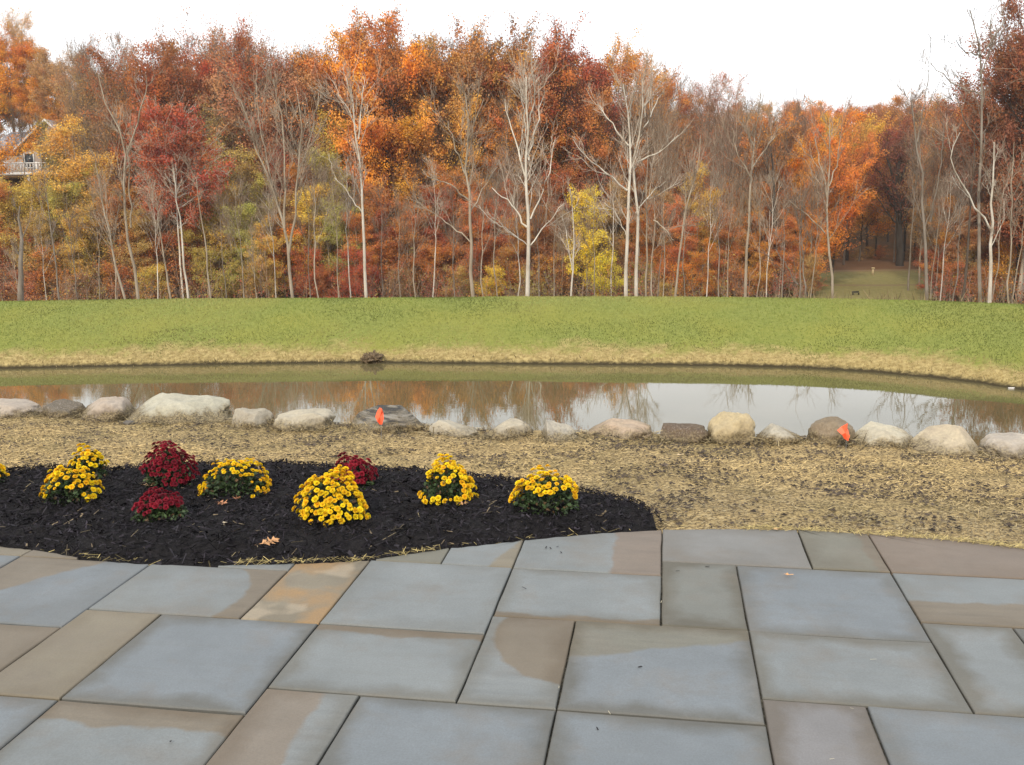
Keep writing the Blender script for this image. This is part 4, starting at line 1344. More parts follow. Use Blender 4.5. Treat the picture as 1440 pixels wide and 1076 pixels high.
def bare_proto(seed, H=22, cb=.4, nl=30, limb=.22, ang=(.35, .8), up=.45, nb=8, nt=7, r0=.17, twig_r=.017, bend=.03):
    rng = np.random.default_rng(seed)
    s = np.linspace(0, 1, 12)
    tr = np.zeros((1, 12, 3)); tr[0, :, 2] = s * H
    w = np.cumsum(rng.normal(0, bend, (12, 2)), 0) * H * .12
    tr[0, :, :2] = w - w[0]
    R0 = np.array([r0])
    L1, r1 = kids(rng, tr, R0, nl, cb, .98, ang, lambda t, g: limb * (1.15 - .75 * (t - cb) / (1 - cb)) * g.uniform(.6, 1.3, t.shape), 6, up=up, wob=.03, rr_=.5)
    L2, r2 = kids(rng, L1, r1, nb, .15, .97, (.3, .8), lambda t, g: g.uniform(.3, .6, t.shape) * (1.2 - .5 * t), 4, up=.2, wob=.04, rr_=.6)
    L3, r3 = kids(rng, L2, r2, nt, .1, 1.0, (.25, .8), lambda t, g: g.uniform(.35, .8, t.shape), 3, up=.15, wob=.05, rr_=.6)
    V, F = join([tubes(tr, R0, R0 * .12, 8), tubes(L1, r1, np.maximum(r1 * .3, twig_r), 5)])
    wm = mesh_np('trunk', V, F); wm.materials.append(M_BARK)
    V, F = join([tubes(L2, np.maximum(r2, twig_r), np.full(len(r2), twig_r * .8), 3), tubes(L3, np.maximum(r3 * .9, twig_r * .8), np.full(len(r3), twig_r * .5), 3)])
    tm = mesh_np('twigs', V, F); tm.materials.append(M_BARK)
    return wm, tm, float(np.percentile(V[:, 2], 98))

PR = {
    'oak': [proto(11 + i, 20, .26, 26, .34, (.7, 1.25), 9, 6, leaf=42000, lsize=.18, spread=.25, r0=.26, up=.12, top=.80, clump=.42) for i in range(4)],
    'slim': [proto(31 + i, 18, .18, 30, .20, (.6, 1.2), 7, 5, leaf=20000, lsize=.175, spread=.27, r0=.12, up=.22, shape='mid') for i in range(3)],
    'thin': [proto(51 + i, 20, .26, 32, .25, (.5, 1.0), 8, 6, leaf=11000, lsize=.17, spread=.28, r0=.17, up=.4, twig_r=.015) for i in range(4)],
    'low': [proto(71 + i, 8, .05, 26, .42, (.7, 1.3), 7, 4, leaf=12000, lsize=.15, spread=.26, r0=.08, up=.22, shape='mid') for i in range(3)],
    'maple': [proto(85, 18, .46, 34, .26, (.8, 1.45), 8, 6, leaf=19000, lsize=.22, spread=.25, r0=.13, up=.12, shape='oak', top=.85, clump=.34)],
    'full': [proto(86, 14, .10, 30, .30, (.6, 1.2), 7, 5, leaf=17000, lsize=.20, spread=.25, r0=.10, up=.22, shape='mid', clump=.30)],
    'stem': [bare_proto(121 + i, H=17, cb=.5, nl=12, limb=.16, nb=5, nt=4, r0=.085, twig_r=.013, bend=.05) for i in range(4)],
    'bare': [bare_proto(91 + i, up=.3 + .1 * i, limb=.20 + .02 * i, nl=24, nb=7, nt=5, twig_r=.015) for i in range(5)],
}
ROCKY = (.30, .27, .23)
BARKS = {'grey': (.27, .235, .195), 'tan': (.42, .36, .28), 'white': (.66, .62, .54), 'dark': (.050, .042, .036), 'brown': (.12, .095, .075)}
ORG, ORG2, RST, DRED, RD, YL, GOLD, OLV, BRN, PKB, MAR = (.68, .265, .032), (.66, .34, .055), (.54, .20, .048), (.40, .135, .045), (.47, .11, .038), (.74, .54, .04), (.68, .45, .08), (.49, .37, .09), (.46, .25, .095), (.47, .225, .11), (.29, .095, .045)

def zone(px):
    for a_, b_ in ((90, 'at the far left edge'), (170, 'right of the hillside house'), (235, 'left of the red maple'), (300, 'around the red maple'), (380, 'right of the red maple'), (470, 'left of the great oak'),
                   (540, 'by the striped trunk'), (620, 'around the great oak'), (700, 'between great oak and central sycamore'), (790, 'behind the central sycamore'),
                   (860, 'around the bright yellow tree'), (930, 'behind the twin white trunks'), (1010, 'right of the twin trunks'), (1100, 'left of the orange grove'), (1180, 'in the orange grove'),
                   (1270, 'above the lawn clearing'), (1340, 'right of the lawn clearing'), (2000, 'at the far right edge')):
        if px < a_: return b_
HUEW = {ORG: 'orange', ORG2: 'golden orange', RST: 'rust brown', DRED: 'dark red', RD: 'bright red', YL: 'yellow', GOLD: 'gold', OLV: 'olive gold', BRN: 'brown', PKB: 'pinkish brown', MAR: 'maroon'}
cnt = [0]
AUTO = []
def place(kind, px, top, Y, hue=None, bark='grey', wide=1.0, label=None, group=None, var=None, jit=.12):
    d = ray(px, 300)
    X = d[0] * Y
    zb = float(h_far(np.array([X]), np.array([float(Y)]))[0]) - .15
    zt = EYE + ray(px, top)[2] * Y
    ht = max(2.0, zt - zb)
    cnt[0] += 1
    rr = random.Random(cnt[0] * 13)
    wm, cm, H = PR[kind][rr.randrange(len(PR[kind])) if var is None else var]
    sc = ht / H
    e = empty({'stem': 'bare_tree', 'maple': 'maple_tree', 'full': 'young_tree', 'oak': 'oak_tree', 'slim': 'young_tree', 'thin': 'thinning_tree', 'low': 'small_tree', 'bare': 'bare_tree'}[kind], (X, Y, zb), rr.uniform(0, 6.28))
    e.scale = (sc * wide, sc * wide, sc)
    bc_ = BARKS[bark]
    j = rr.uniform(.8, 1.2)
    o = bpy.data.objects.new('trunk', wm); COL.objects.link(o); o.parent = e; o.color = (*[v * j for v in bc_], 1)
    if cm is not None:
        o = bpy.data.objects.new('twigs' if kind in ('bare', 'stem') else 'crown', cm); COL.objects.link(o); o.parent = e
        if kind in ('bare', 'stem'): o['kind'] = 'stuff'
        if kind in ('bare', 'stem'):
            tcx = {'grey': (.29, .215, .16), 'tan': (.38, .29, .21), 'white': (.42, .34, .26), 'dark': (.10, .07, .055), 'brown': (.25, .155, .11)}[bark]
            o.color = (*[v * j for v in tcx], 1)
        else:
            h_ = [v * rr.uniform(1 - jit, 1 + jit) for v in hue]
            o.color = (*h_, 1)
    depth_w = 'front row' if Y < 101 else ('midwood' if Y < 128 else 'on hillside')
    if label is not None and 'outside' in label: AUTO.append((px, e))
    if label is None:
        kd = {'stem': 'slim leafless stem with %s bark', 'oak': 'full crowned %s tree', 'slim': 'slender %s leaved tree', 'thin': 'half bare %s tree', 'low': 'low %s leaved tree', 'bare': 'leafless %s barked tree'}[kind]
        hw = bark if kind in ('bare', 'stem') else HUEW.get(hue, 'autumn')
        label = (kd % hw) + ' ' + zone(px) + ', ' + depth_w
        AUTO.append((px, e))
        group = group or {'bare': 'leafless trees of the wood', 'stem': 'leafless trees of the wood', 'low': 'low trees along the foot of the wood'}.get(kind, 'leafy autumn trees of the wood')
    tag(e, label, 'tree', group or 'autumn trees behind the bank')
    return e

# skyline, hillside and middle rows: (kind, px, top, distance, hue, bark, wide)
T_ = [
    ('thin', 55, 8, 150, ORG2, 'grey', .8), ('oak', 12, 62, 150, ORG, 'grey', 1), ('oak', 84, 95, 152, ORG2, 'grey', .8), ('bare', 128, 42, 145, None, 'grey', .9), ('bare', 160, 62, 150, None, 'brown', 1.1),
    ('thin', 186, 60, 140, BRN, 'grey', 1), ('bare', 183, 48, 152, None, 'grey', 1), ('oak', 224, 74, 130, DRED, 'grey', .9), ('thin', 262, 46, 140, PKB, 'grey', 1), ('thin', 300, 42, 145, DRED, 'grey', 1), ('oak', 296, 62, 138, PKB, 'grey', .9),
    ('oak', 338, 55, 140, DRED, 'grey', .8), ('thin', 345, 45, 135, RST, 'grey', .8), ('thin', 371, 50, 132, PKB, 'grey', .55), ('bare', 405, 68, 140, None, 'grey', 1), ('thin', 418, 82, 135, DRED, 'grey', .9), ('bare', 440, 72, 138, None, 'grey', 1), ('thin', 470, 72, 140, RST, 'grey', .9),
    ('oak', 508, 32, 138, RST, 'brown', .9), ('oak', 575, 24, 132, RST, 'brown', 1), ('oak', 622, 36, 135, RST, 'brown', 1), ('bare', 650, 28, 142, None, 'grey', .9), ('oak', 660, 50, 140, BRN, 'brown', .9),
    ('oak', 700, 32, 130, DRED, 'brown', .85), ('oak', 765, 38, 128, DRED, 'brown', .95), ('oak', 735, 62, 124, RST, 'brown', 1), ('oak', 800, 66, 126, MAR, 'brown', .9), ('thin', 830, 92, 130, RST, 'grey', .8),
    ('oak', 862, 72, 120, ORG, 'grey', .75), ('thin', 895, 84, 118, ORG, 'grey', .9), ('oak', 915, 108, 128, RST, 'grey', .8), ('bare', 938, 104, 140, None, 'grey', 1), ('bare', 960, 112, 140, None, 'grey', 1),
    ('thin', 985, 108, 135, PKB, 'grey', .9), ('thin', 1020, 106, 138, RST, 'grey', .9), ('oak', 968, 150, 135, DRED, 'grey', .8), ('bare', 1052, 135, 170, None, 'brown', 1), ('oak', 1040, 148, 180, RST, 'grey', .9), ('thin', 1070, 142, 190, ORG2, 'grey', 1), ('oak', 1090, 146, 200, ORG, 'grey', 1),
    ('bare', 1108, 140, 190, None, 'grey', 1), ('oak', 1128, 152, 200, RST, 'grey', 1), ('oak', 1160, 150, 195, ORG, 'grey', 1), ('oak', 1188, 152, 200, DRED, 'grey', 1), ('oak', 1212, 150, 205, RST, 'grey', 1), ('oak', 1238, 158, 210, ORG2, 'grey', 1), ('oak', 1262, 148, 200, BRN, 'grey', 1),
    ('oak', 1285, 138, 185, RST, 'brown', 1), ('oak', 1316, 145, 180, BRN, 'brown', 1), ('oak', 1345, 142, 170, RST, 'brown', 1), ('oak', 1372, 150, 160, MAR, 'brown', 1), ('bare', 1272, 132, 180, None, 'brown', 1),
    ('oak', 1452, 2, 88, MAR, 'dark', .55), ('oak', 1436, 80, 92, MAR, 'dark', .42), ('oak', 1455, 60, 90, MAR, 'dark', .9), ('oak', 1400, 160, 110, RST, 'dark', .9),
    # middle masses
    ('oak', -70, 150, 108, ORG, 'brown', .7), ('slim', 118, 172, 98, GOLD, 'tan', 1.25), ('slim', 58, 256, 96, GOLD, 'tan', 1.2), ('slim', 140, 235, 97, OLV, 'tan', 1.2), ('slim', 20, 258, 94, GOLD, 'tan', 1.3), ('slim', 96, 262, 95, OLV, 'tan', 1.2),
    ('thin', 150, 100, 128, BRN, 'grey', 1), ('thin', 178, 150, 118, BRN, 'grey', 1), ('oak', 235, 100, 126, DRED, 'brown', .8), ('oak', 205, 150, 120, RST, 'brown', .8), ('thin', 320, 150, 122, OLV, 'grey', .9), ('slim', 330, 205, 100, OLV, 'tan', 1.2), ('slim', 375, 250, 99, OLV, 'grey', 1.2),
    ('thin', 300, 180, 112, OLV, 'grey', 1), ('thin', 430, 170, 112, GOLD, 'grey', 1), ('slim', 475, 168, 106, GOLD, 'grey', 1.2), ('slim', 462, 215, 99, OLV, 'grey', 1.2), ('thin', 400, 200, 118, RD, 'grey', .8), ('slim', 425, 235, 102, RST, 'grey', 1),
    ('slim', 395, 305, 97, ORG, 'grey', 1.4), ('thin', 520, 180, 112, GOLD, 'grey', 1), ('slim', 530, 262, 98, RST, 'grey', 1.3),
    ('oak', 628, 138, 118, ORG2, 'brown', .8), ('thin', 640, 110, 124, BRN, 'brown', .9), ('slim', 700, 168, 105, ORG, 'grey', 1.25), ('slim', 668, 185, 108, ORG, 'grey', 1.1), ('oak', 760, 120, 122, RST, 'brown', .9), ('slim', 760, 180, 108, OLV, 'grey', 1.3),
    ('oak', 805, 130, 120, RST, 'brown', .9), ('oak', 815, 165, 114, MAR, 'brown', .8), ('slim', 790, 235, 102, DRED, 'grey', 1.5), ('oak', 600, 250, 102, DRED, 'grey', .75), ('oak', 655, 262, 100, RST, 'grey', .8), ('oak', 700, 268, 102, DRED, 'grey', .7), ('oak', 560, 270, 106, RST, 'brown', .7),
    ('oak', 745, 262, 103, BRN, 'grey', .75), ('thin', 860, 150, 114, RST, 'grey', .9), ('oak', 870, 170, 120, BRN, 'grey', .8), ('thin', 930, 150, 118, BRN, 'grey', 1), ('oak', 905, 215, 112, RST, 'grey', .7), ('thin', 960, 180, 112, RST, 'grey', 1), ('slim', 990, 235, 98, ORG2, 'grey', 1),
    ('slim', 1008, 262, 104, RST, 'grey', 1.2), ('slim', 1058, 165, 106, RST, 'grey', 1.2), ('thin', 1030, 150, 118, BRN, 'grey', 1), ('slim', 1095, 180, 112, RST, 'grey', 1.2), ('oak', 1150, 162, 122, ORG, 'brown', .85), ('oak', 1195, 165, 150, ORG2, 'brown', .9), ('oak', 1120, 205, 108, ORG, 'brown', .75),
    ('slim', 1175, 200, 112, ORG, 'brown', 1.3), ('oak', 1222, 180, 165, ORG, 'brown', .9), ('slim', 1212, 205, 148, ORG, 'brown', 1.5), ('oak', 1190, 195, 140, RST, 'brown', .7), ('oak', 1275, 175, 150, MAR, 'dark', .8), ('oak', 1310, 180, 140, BRN, 'dark', .8), ('oak', 1345, 180, 130, RST, 'dark', .8),
    ('oak', 1375, 200, 115, MAR, 'dark', .75), ('oak', 1415, 205, 108, RST, 'dark', .75), ('oak', 1330, 240, 118, MAR, 'dark', .7), ('slim', 1430, 235, 98, RST, 'grey', 1.3), ('slim', 1405, 280, 98, RST, 'grey', 1.2), ('oak', 1290, 245, 152, RST, 'dark', .8), ('oak', 1235, 235, 158, BRN, 'dark', .8), ('oak', 1130, 265, 112, BRN, 'dark', .7),
    ('slim', 1085, 270, 100, RST, 'grey', 1.3), ('slim', 1062, 300, 97, ORG, 'grey', 1.2), ('oak', 1065, 225, 114, BRN, 'dark', .8),
]
for t_ in T_:
    if 100 < t_[1] < 850 and t_[3] >= 115: t_ = (*t_[:3], 104 + (t_[3] - 115) * .3, *t_[4:6], t_[6] * .88)
    if 480 < t_[1] < 850 and t_[2] < 70: t_ = (t_[0], t_[1], t_[2] + 16, *t_[3:])
    place(t_[0], t_[1], t_[2], t_[3], t_[4], t_[5], t_[6])

# low trees and bushes along the foot of the wood
LOWS = [
    (18, 330, 93, DRED), (60, 345, 92, RST), (95, 385, 91, PKB), (25, 378, 91, PKB), (130, 340, 95, OLV), (165, 350, 94, RST), (205, 375, 92, GOLD), (225, 330, 96, RST), (270, 320, 97, PKB), (305, 350, 94, OLV), (300, 300, 98, RD), (340, 330, 97, BRN), (360, 370, 92, OLV),
    (395, 320, 96, ORG), (425, 350, 93, RD), (450, 380, 92, DRED), (540, 340, 96, RST), (560, 378, 92, BRN), (590, 330, 97, DRED), (620, 345, 94, RST), (640, 375, 92, OLV), (700, 330, 97, RST), (720, 350, 94, DRED), (665, 330, 99, RD), (768, 360, 94, ORG2), (740, 380, 92, OLV),
    (790, 350, 96, BRN), (905, 370, 94, OLV), (920, 345, 97, ORG), (965, 370, 93, ORG), (1020, 365, 94, RST), (1040, 350, 97, ORG), (1075, 355, 96, ORG2), (1105, 345, 98, RST), (1140, 360, 96, BRN), (1320, 350, 100, RD), (1345, 370, 95, RST), (1412, 350, 95, RST), (1432, 340, 92, ORG), (1375, 345, 97, BRN), (1390, 375, 92, RST),
    (1150, 380, 100, RST), (880, 345, 99, BRN), (500, 375, 93, RD), (350, 300, 99, OLV), (180, 300, 98, BRN),
]
for px, tp, Y, hue in LOWS:
    place('low', px, tp, Y, hue, 'grey', 1.25)
place('low', 497, 352, 90.5, RD, 'grey', 1.25, 'crimson pink bushy tree low at the bank crest, left of the great oak')
place('low', 690, 376, 90.5, YL, 'grey', 1.15, 'small yellow bush at the bank crest left of central white sycamore')
place('full', 826, 268, 91, YL, 'grey', .92, 'bright yellow young tree at the bank crest, tallest yellow one')
place('low', 856, 362, 90, YL, 'grey', 1.1, 'low yellow bush at the right foot of the bright yellow tree')
place('slim', 990, 338, 91, ORG, 'grey', 1.35, 'short orange leafy tree right of the twin white trunks')
place('low', 940, 398, 90, OLV, 'grey', 1.3, 'low olive green bush between two slender stems')
# bare ones mixed in front
for px, tp, Y, bk, wd in [(28, 300, 95, 'grey', .7), (68, 250, 97, 'tan', .6), (118, 300, 94, 'grey', .6), (205, 110, 118, 'grey', 1), (258, 150, 124, 'grey', 1), (330, 95, 122, 'tan', 1), (368, 105, 114, 'tan', 1.1), (395, 95, 118, 'tan', 1), (440, 110, 110, 'tan', .9), (458, 230, 96, 'tan', .7),
                      (322, 260, 95, 'tan', .7), (345, 240, 96, 'grey', .7), (372, 280, 94, 'grey', .7), (540, 150, 108, 'grey', .9), (590, 200, 102, 'brown', .8), (625, 150, 106, 'tan', .9), (680, 160, 108, 'grey', .9), (712, 200, 99, 'grey', .7), (720, 115, 104, 'tan', .9),
                      (770, 170, 108, 'brown', .9), (790, 300, 94, 'tan', .7), (846, 150, 106, 'tan', 1), (868, 120, 110, 'tan', 1), (920, 130, 112, 'grey', 1), (938, 150, 104, 'tan', .9), (1000, 140, 112, 'grey', 1), (1030, 140, 108, 'brown', 1), (1015, 160, 100, 'grey', .8), (1080, 160, 104, 'grey', .9),
                      (1112, 130, 110, 'grey', .9), (1040, 220, 97, 'tan', .8), (1105, 260, 97, 'brown', .8), (1142, 220, 99, 'grey', .8), (1262, 190, 145, 'grey', 1), (1285, 180, 105, 'grey', .9), (1318, 170, 104, 'brown', 1), (1338, 150, 108, 'brown', 1), (1325, 250, 98, 'grey', .8), (1352, 230, 97, 'brown', .8),
                      (1420, 190, 96, 'grey', .9), (1408, 150, 103, 'tan', .9), (1436, 260, 95, 'tan', .8), (1362, 200, 100, 'grey', .9), (500, 250, 97, 'grey', .7), (278, 230, 98, 'grey', .8), (232, 260, 97, 'grey', .7), (160, 280, 96, 'grey', .7), (815, 270, 100, 'grey', .8), (572, 300, 95, 'tan', .7), (640, 300, 95, 'grey', .7)]:
    place('bare', px, tp, Y, None, bk, wd)
# scattered background fill so no sky shows low between crowns
EXTRA = [('slim', -10, 262, 93, RST), ('slim', 45, 300, 92, OLV), ('slim', 105, 290, 93, GOLD), ('slim', 165, 255, 95, RST), ('slim', 190, 290, 94, OLV), ('slim', 215, 265, 97, DRED), ('slim', 285, 265, 96, OLV), ('slim', 315, 255, 97, GOLD), ('slim', 345, 290, 94, OLV), ('slim', 372, 310, 93, GOLD), ('slim', 405, 275, 97, BRN), ('slim', 440, 262, 96, GOLD), ('slim', 478, 285, 95, OLV), ('slim', 500, 300, 94, RST), ('slim', 545, 290, 97, RD), ('slim', 580, 285, 95, RST), ('slim', 615, 265, 97, RD), ('slim', 640, 235, 99, RST), ('slim', 672, 275, 95, RST), ('slim', 705, 260, 96, DRED), ('slim', 725, 300, 93, RST), ('slim', 765, 290, 96, DRED), ('slim', 800, 300, 97, BRN), ('slim', 860, 255, 99, BRN), ('slim', 900, 290, 96, RST), ('slim', 930, 270, 98, BRN), ('slim', 960, 280, 95, RST), ('slim', 1020, 290, 95, RST), ('slim', 1045, 270, 99, BRN), ('slim', 1100, 300, 96, RST), ('slim', 1140, 290, 100, ORG), ('slim', 1335, 280, 98, RST), ('slim', 1365, 290, 96, BRN), ('slim', 1390, 270, 97, MAR), ('slim', 1435, 300, 94, RST), ('thin', 240, 190, 110, BRN), ('thin', 350, 130, 118, BRN), ('thin', 390, 150, 116, OLV), ('thin', 1000, 170, 110, RST), ('thin', 1085, 175, 115, BRN), ('thin', 1300, 190, 112, BRN), ('thin', 1350, 170, 112, RST), ('thin', 1420, 180, 104, RST)]
EXTRA += [('oak', 1450, 50, 90, MAR), ('bare', 40, 150, 122, None), ('thin', 92, 175, 118, RST), ('bare', 66, 160, 124, None), ('oak', 32, 40, 148, ORG), ('oak', 108, 76, 140, BRN), ('oak', -45, 60, 140, ORG), ('oak', 150, 85, 125, BRN), ('oak', 420, 95, 110, BRN), ('oak', 365, 92, 112, DRED), ('oak', 460, 92, 112, RST)]
STEMS = [(14, 330), (52, 300), (100, 270), (128, 250), (150, 230), (210, 240), (308, 260), (334, 250), (356, 300), (380, 260), (428, 240), (446, 200), (470, 230), (490, 220), (532, 250), (560, 260), (584, 240), (606, 220), (634, 250), (682, 230), (700, 220), (724, 250), (760, 240), (780, 260), (838, 250), (862, 230), (926, 240), (938, 220), (968, 230), (996, 240), (1016, 230), (1028, 250), (1066, 240), (1080, 230), (1104, 240), (1144, 250), (1318, 250), (1332, 240), (1346, 230), (1404, 240), (1434, 230)]
for i, (px, tp) in enumerate(STEMS): place('stem', px, tp, 68 + (i * 7 % 11) * 1.6, None, ('tan', 'white', 'grey', 'tan')[i % 4], 1)
for kd_, px, tp, Y, hue in EXTRA:
    place(kd_, px, tp, Y, hue, 'tan', 1.25 if kd_ == 'slim' else 1)
def skyl(px): return np.interp(px, [-200, 0, 60, 130, 200, 300, 400, 470, 520, 700, 800, 830, 870, 920, 1040, 1060, 1250, 1360, 1440, 1700], [60, 80, 90, 90, 85, 70, 95, 95, 60, 60, 75, 110, 100, 120, 130, 160, 170, 160, 160, 120])
fr_ = random.Random(77)
pal = [(-300, [ORG, ORG2, GOLD]), (100, [BRN, OLV, RST]), (200, [DRED, BRN, RST]), (320, [BRN, OLV, ORG2]), (500, [RST, ORG, BRN]), (690, [DRED, RST, ORG]), (850, [BRN, RST, ORG]), (960, [BRN, ORG2, RST]), (1080, [ORG, RST, ORG2]), (1240, [DRED, BRN, RST])]
for i in range(62):
    px = -60 + i * 25.2 + fr_.uniform(-8, 8)
    Y = fr_.uniform(132, 158)
    clr = 1100 < px < 1330
    if clr: Y = fr_.uniform(168, 200)
    p_ = [q for a_, q in pal if px >= a_][-1]
    place('oak', px, skyl(px) + fr_.uniform(15, 60), Y, fr_.choice(p_), 'brown', .95)
for i in range(34):
    px = -150 + i * 51 + fr_.uniform(-15, 15)
    if 1140 < px < 1310: continue
    p_ = [q for a_, q in pal if px >= a_][-1]
    place('oak', px, 215 + fr_.uniform(-20, 50), fr_.uniform(116, 128), fr_.choice(p_), 'brown', .8)
for px, tp, Y in [(-90, 60, 105), (-150, 40, 110), (-60, 150, 98), (-210, 80, 105), (1500, 60, 92), (1560, 40, 98), (1630, 80, 100), (1520, 150, 100)]:
    place('oak', px, tp, Y, ORG if px < 0 else MAR, 'brown', .9, 'autumn tree just outside the view to the ' + ('left' if px < 0 else 'right'), 'trees outside the view')

# great orange oak: heavy dark trunk
place('oak', 552, 62, 104, (.74, .29, .038), 'dark', .80, 'great orange oak with dark trunk, tallest crown left of centre', var=0, jit=.01)
place('slim', 590, 175, 101, ORG, 'dark', 1.3, 'lower orange crown at the right side of the great oak', var=1)
# red maple and its slender pale trunk
place('maple', 247, 154, 93, (.42, .105, .040), 'white', .85, 'bright red maple with a slender pale trunk on the left', var=0)
# dark oak on the lawn
for px, tp, Y, hue in [(1172, 345, 149, ORG2), (1192, 352, 153, RST), (1208, 348, 150, BRN), (1226, 350, 156, ORG2), (1243, 345, 152, RST), (1282, 350, 150, BRN), (1300, 342, 147, RST), (1316, 350, 144, DRED)]: place('low', px, tp, Y, hue, 'brown', 1.3)

for a_ in [('oak', 4, 128, 143, ORG2), ('thin', 84, 172, 114, GOLD)]: place(*a_, 'grey', .9)

# traced leafless trees
def hero(name, Y, stems, label, bark='white', r0=.17, seed=0, nb=9, limb_r=.075, spread=1.0, cat='tree', twig_r=.015, group=None, base_extra=True, leaves=None):
    """stems: list of (radius factor, pixel polyline from root to tip); the first is the trunk"""
    rng = np.random.default_rng(seed + 500)
    if Y < 97: Y, r0, twig_r, spread = Y * .72, r0 * .78, twig_r * .85, spread * .78
    p0 = stems[0][1][0]
    X = ray(p0[0], p0[1])[0] * Y
    zb = float(h_far(np.array([X]), np.array([float(Y)]))[0]) - .2
    org = np.array([X, Y, zb])
    def resample(pl, k, doff):
        pl = np.array(pl, float)
        L = np.r_[0, np.cumsum(np.linalg.norm(np.diff(pl, axis=0), axis=1))]
        s = np.linspace(0, L[-1], k)
        q = np.stack([np.interp(s, L, pl[:, 0]), np.interp(s, L, pl[:, 1])], 1)
        out = []
        for i, (x, y) in enumerate(q):
            out.append(at_dist(x, y, Y + doff * (i / (k - 1))))
        return np.array(out) - org
    wood, Lbig, rb = [], [], []
    for i, (rf_, pl) in enumerate(stems):
        doff = 0 if i == 0 else rng.uniform(-2.2, 2.2)
        P = resample(pl, 9, doff)
        if i == 0 or (base_extra and abs(pl[0][1] - 418) < 14):
            foot = P[0].copy(); foot[2] = 0.0
            if i: foot[2] = 0
            foot[0] *= 1.0
            P = np.concatenate([[foot], P])
        P[1:-1] += rng.normal(0, .05, P[1:-1].shape)
        r = r0 * rf_
        wood.append(tubes(P[None], np.array([r]), np.array([max(.02, r * .22)]), 7))
        # resample to fixed count for children
        s = np.linspace(0, len(P) - 1, 12)
        Q = np.stack([np.interp(s, np.arange(len(P)), P[:, c]) for c in range(3)], 1)
        Lbig.append(Q); rb.append(r)
    B = np.array(Lbig); rb = np.array(rb)
    t0 = .45
    L1l, r1l = [], []
    for q in range(len(B)):
        Ls = np.linalg.norm(B[q, -1] - B[q, 0])
        mq = int(max(3, Ls * (nb / 13.0)))
        c_, d_ = kids(rng, B[q:q + 1], rb[q:q + 1], mq, .40 if q == 0 else .12, .99, (.3, .8), lambda t, g: g.uniform(1.0, 3.6, t.shape) / Ls * spread * (1.35 - .8 * t), 6, up=.30, wob=.035, rr_=.42)
        L1l.append(c_); r1l.append(d_)
    L1, r1 = np.concatenate(L1l), np.concatenate(r1l)
    ln = np.linalg.norm(L1[:, -1] - L1[:, 0], axis=1)
    L2, r2 = kids(rng, L1, r1, 5, .12, .97, (.3, .8), lambda t, g: g.uniform(.3, .62, t.shape), 4, up=.2, wob=.05, rr_=.6)
    L3, r3 = kids(rng, L2, r2, 4, .1, 1, (.25, .8), lambda t, g: g.uniform(.35, .8, t.shape), 3, up=.12, wob=.05, rr_=.6)
    wood.append(tubes(L1, np.maximum(r1, twig_r * 1.2), np.maximum(r1 * .3, twig_r), 4))
    V, F = join(wood)
    e = empty(name, tuple(org))
    tag(e, label, cat, group or 'leafless trees in front of the wood')
    o = obj('trunk', mesh_np('trunk', V, F), M_BARK, e); o.color = (*BARKS[bark], 1)
    V, F = join([tubes(L2, np.maximum(r2, twig_r), np.full(len(r2), twig_r * .8), 3), tubes(L3, np.maximum(r3, twig_r * .8), np.full(len(r3), twig_r * .5), 3)])
    tcx = {'grey': (.30, .225, .17), 'tan': (.42, .33, .25), 'white': (.56, .46, .37), 'dark': (.09, .07, .055), 'brown': (.25, .16, .115)}[bark]
    o = obj('twigs', mesh_np('twigs', V, F), M_BARK, e); o.color = (*tcx, 1); o['kind'] = 'stuff'
    if leaves:
        V, F, T = leaves_on(rng, L3, leaves[0], .24, .25)
        o = obj('crown', mesh_np('crown', V, F, tint=T), M_LEAF, e); o.color = (*leaves[1], 1)

hero('sycamore_tree', 89, [(1.25, [(743, 418), (742, 304), (740, 240), (742, 180), (740, 108)]), (.55, [(742, 320), (720, 288), (692, 264)]), (.45, [(746, 308), (760, 280), (774, 240), (779, 200)]),
     (.55, [(740, 252), (728, 210), (716, 175), (710, 140)]), (.5, [(744, 226), (754, 180), (766, 132)]), (.35, [(746, 345), (768, 316), (794, 286)]), (.4, [(742, 200), (736, 150), (728, 110)]), (.3, [(742, 345), (715, 325), (690, 312)]), (.35, [(744, 180), (752, 140), (750, 105)])],
     'central white barked leafless sycamore, alone in front of the rust crowns', seed=1, nb=11)
hero('sycamore_tree', 89.5, [(1.15, [(880, 418), (884, 280), (886, 212), (884, 160), (876, 118)]), (.5, [(882, 268), (852, 244), (820, 216), (806, 196)]), (.42, [(884, 205), (860, 172), (840, 146)]), (.4, [(885, 170), (890, 135), (898, 108)]), (.3, [(880, 330), (868, 300), (850, 285)])],
     'left one of the twin white trunks right of the yellow tree', seed=2)
hero('sycamore_tree', 90, [(1.1, [(894, 418), (896, 320), (892, 224), (898, 192), (904, 150), (903, 112)]), (.45, [(896, 228), (928, 212), (954, 190)]), (.4, [(898, 196), (916, 160), (930, 130)]), (.3, [(894, 300), (914, 270), (936, 255)]), (.3, [(900, 170), (915, 135), (918, 110)])],
     'right one of the twin white trunks right of the yellow tree', seed=3)
hero('birch_tree', 91, [(.95, [(515, 418), (513, 344), (508, 272), (503, 200), (497, 152), (486, 108)]), (.45, [(504, 196), (508, 150), (512, 120)]), (.35, [(510, 300), (488, 270), (470, 250)]), (.3, [(502, 180), (486, 150), (474, 130)])],
     'slender white striped trunk left of the great orange oak', seed=4)
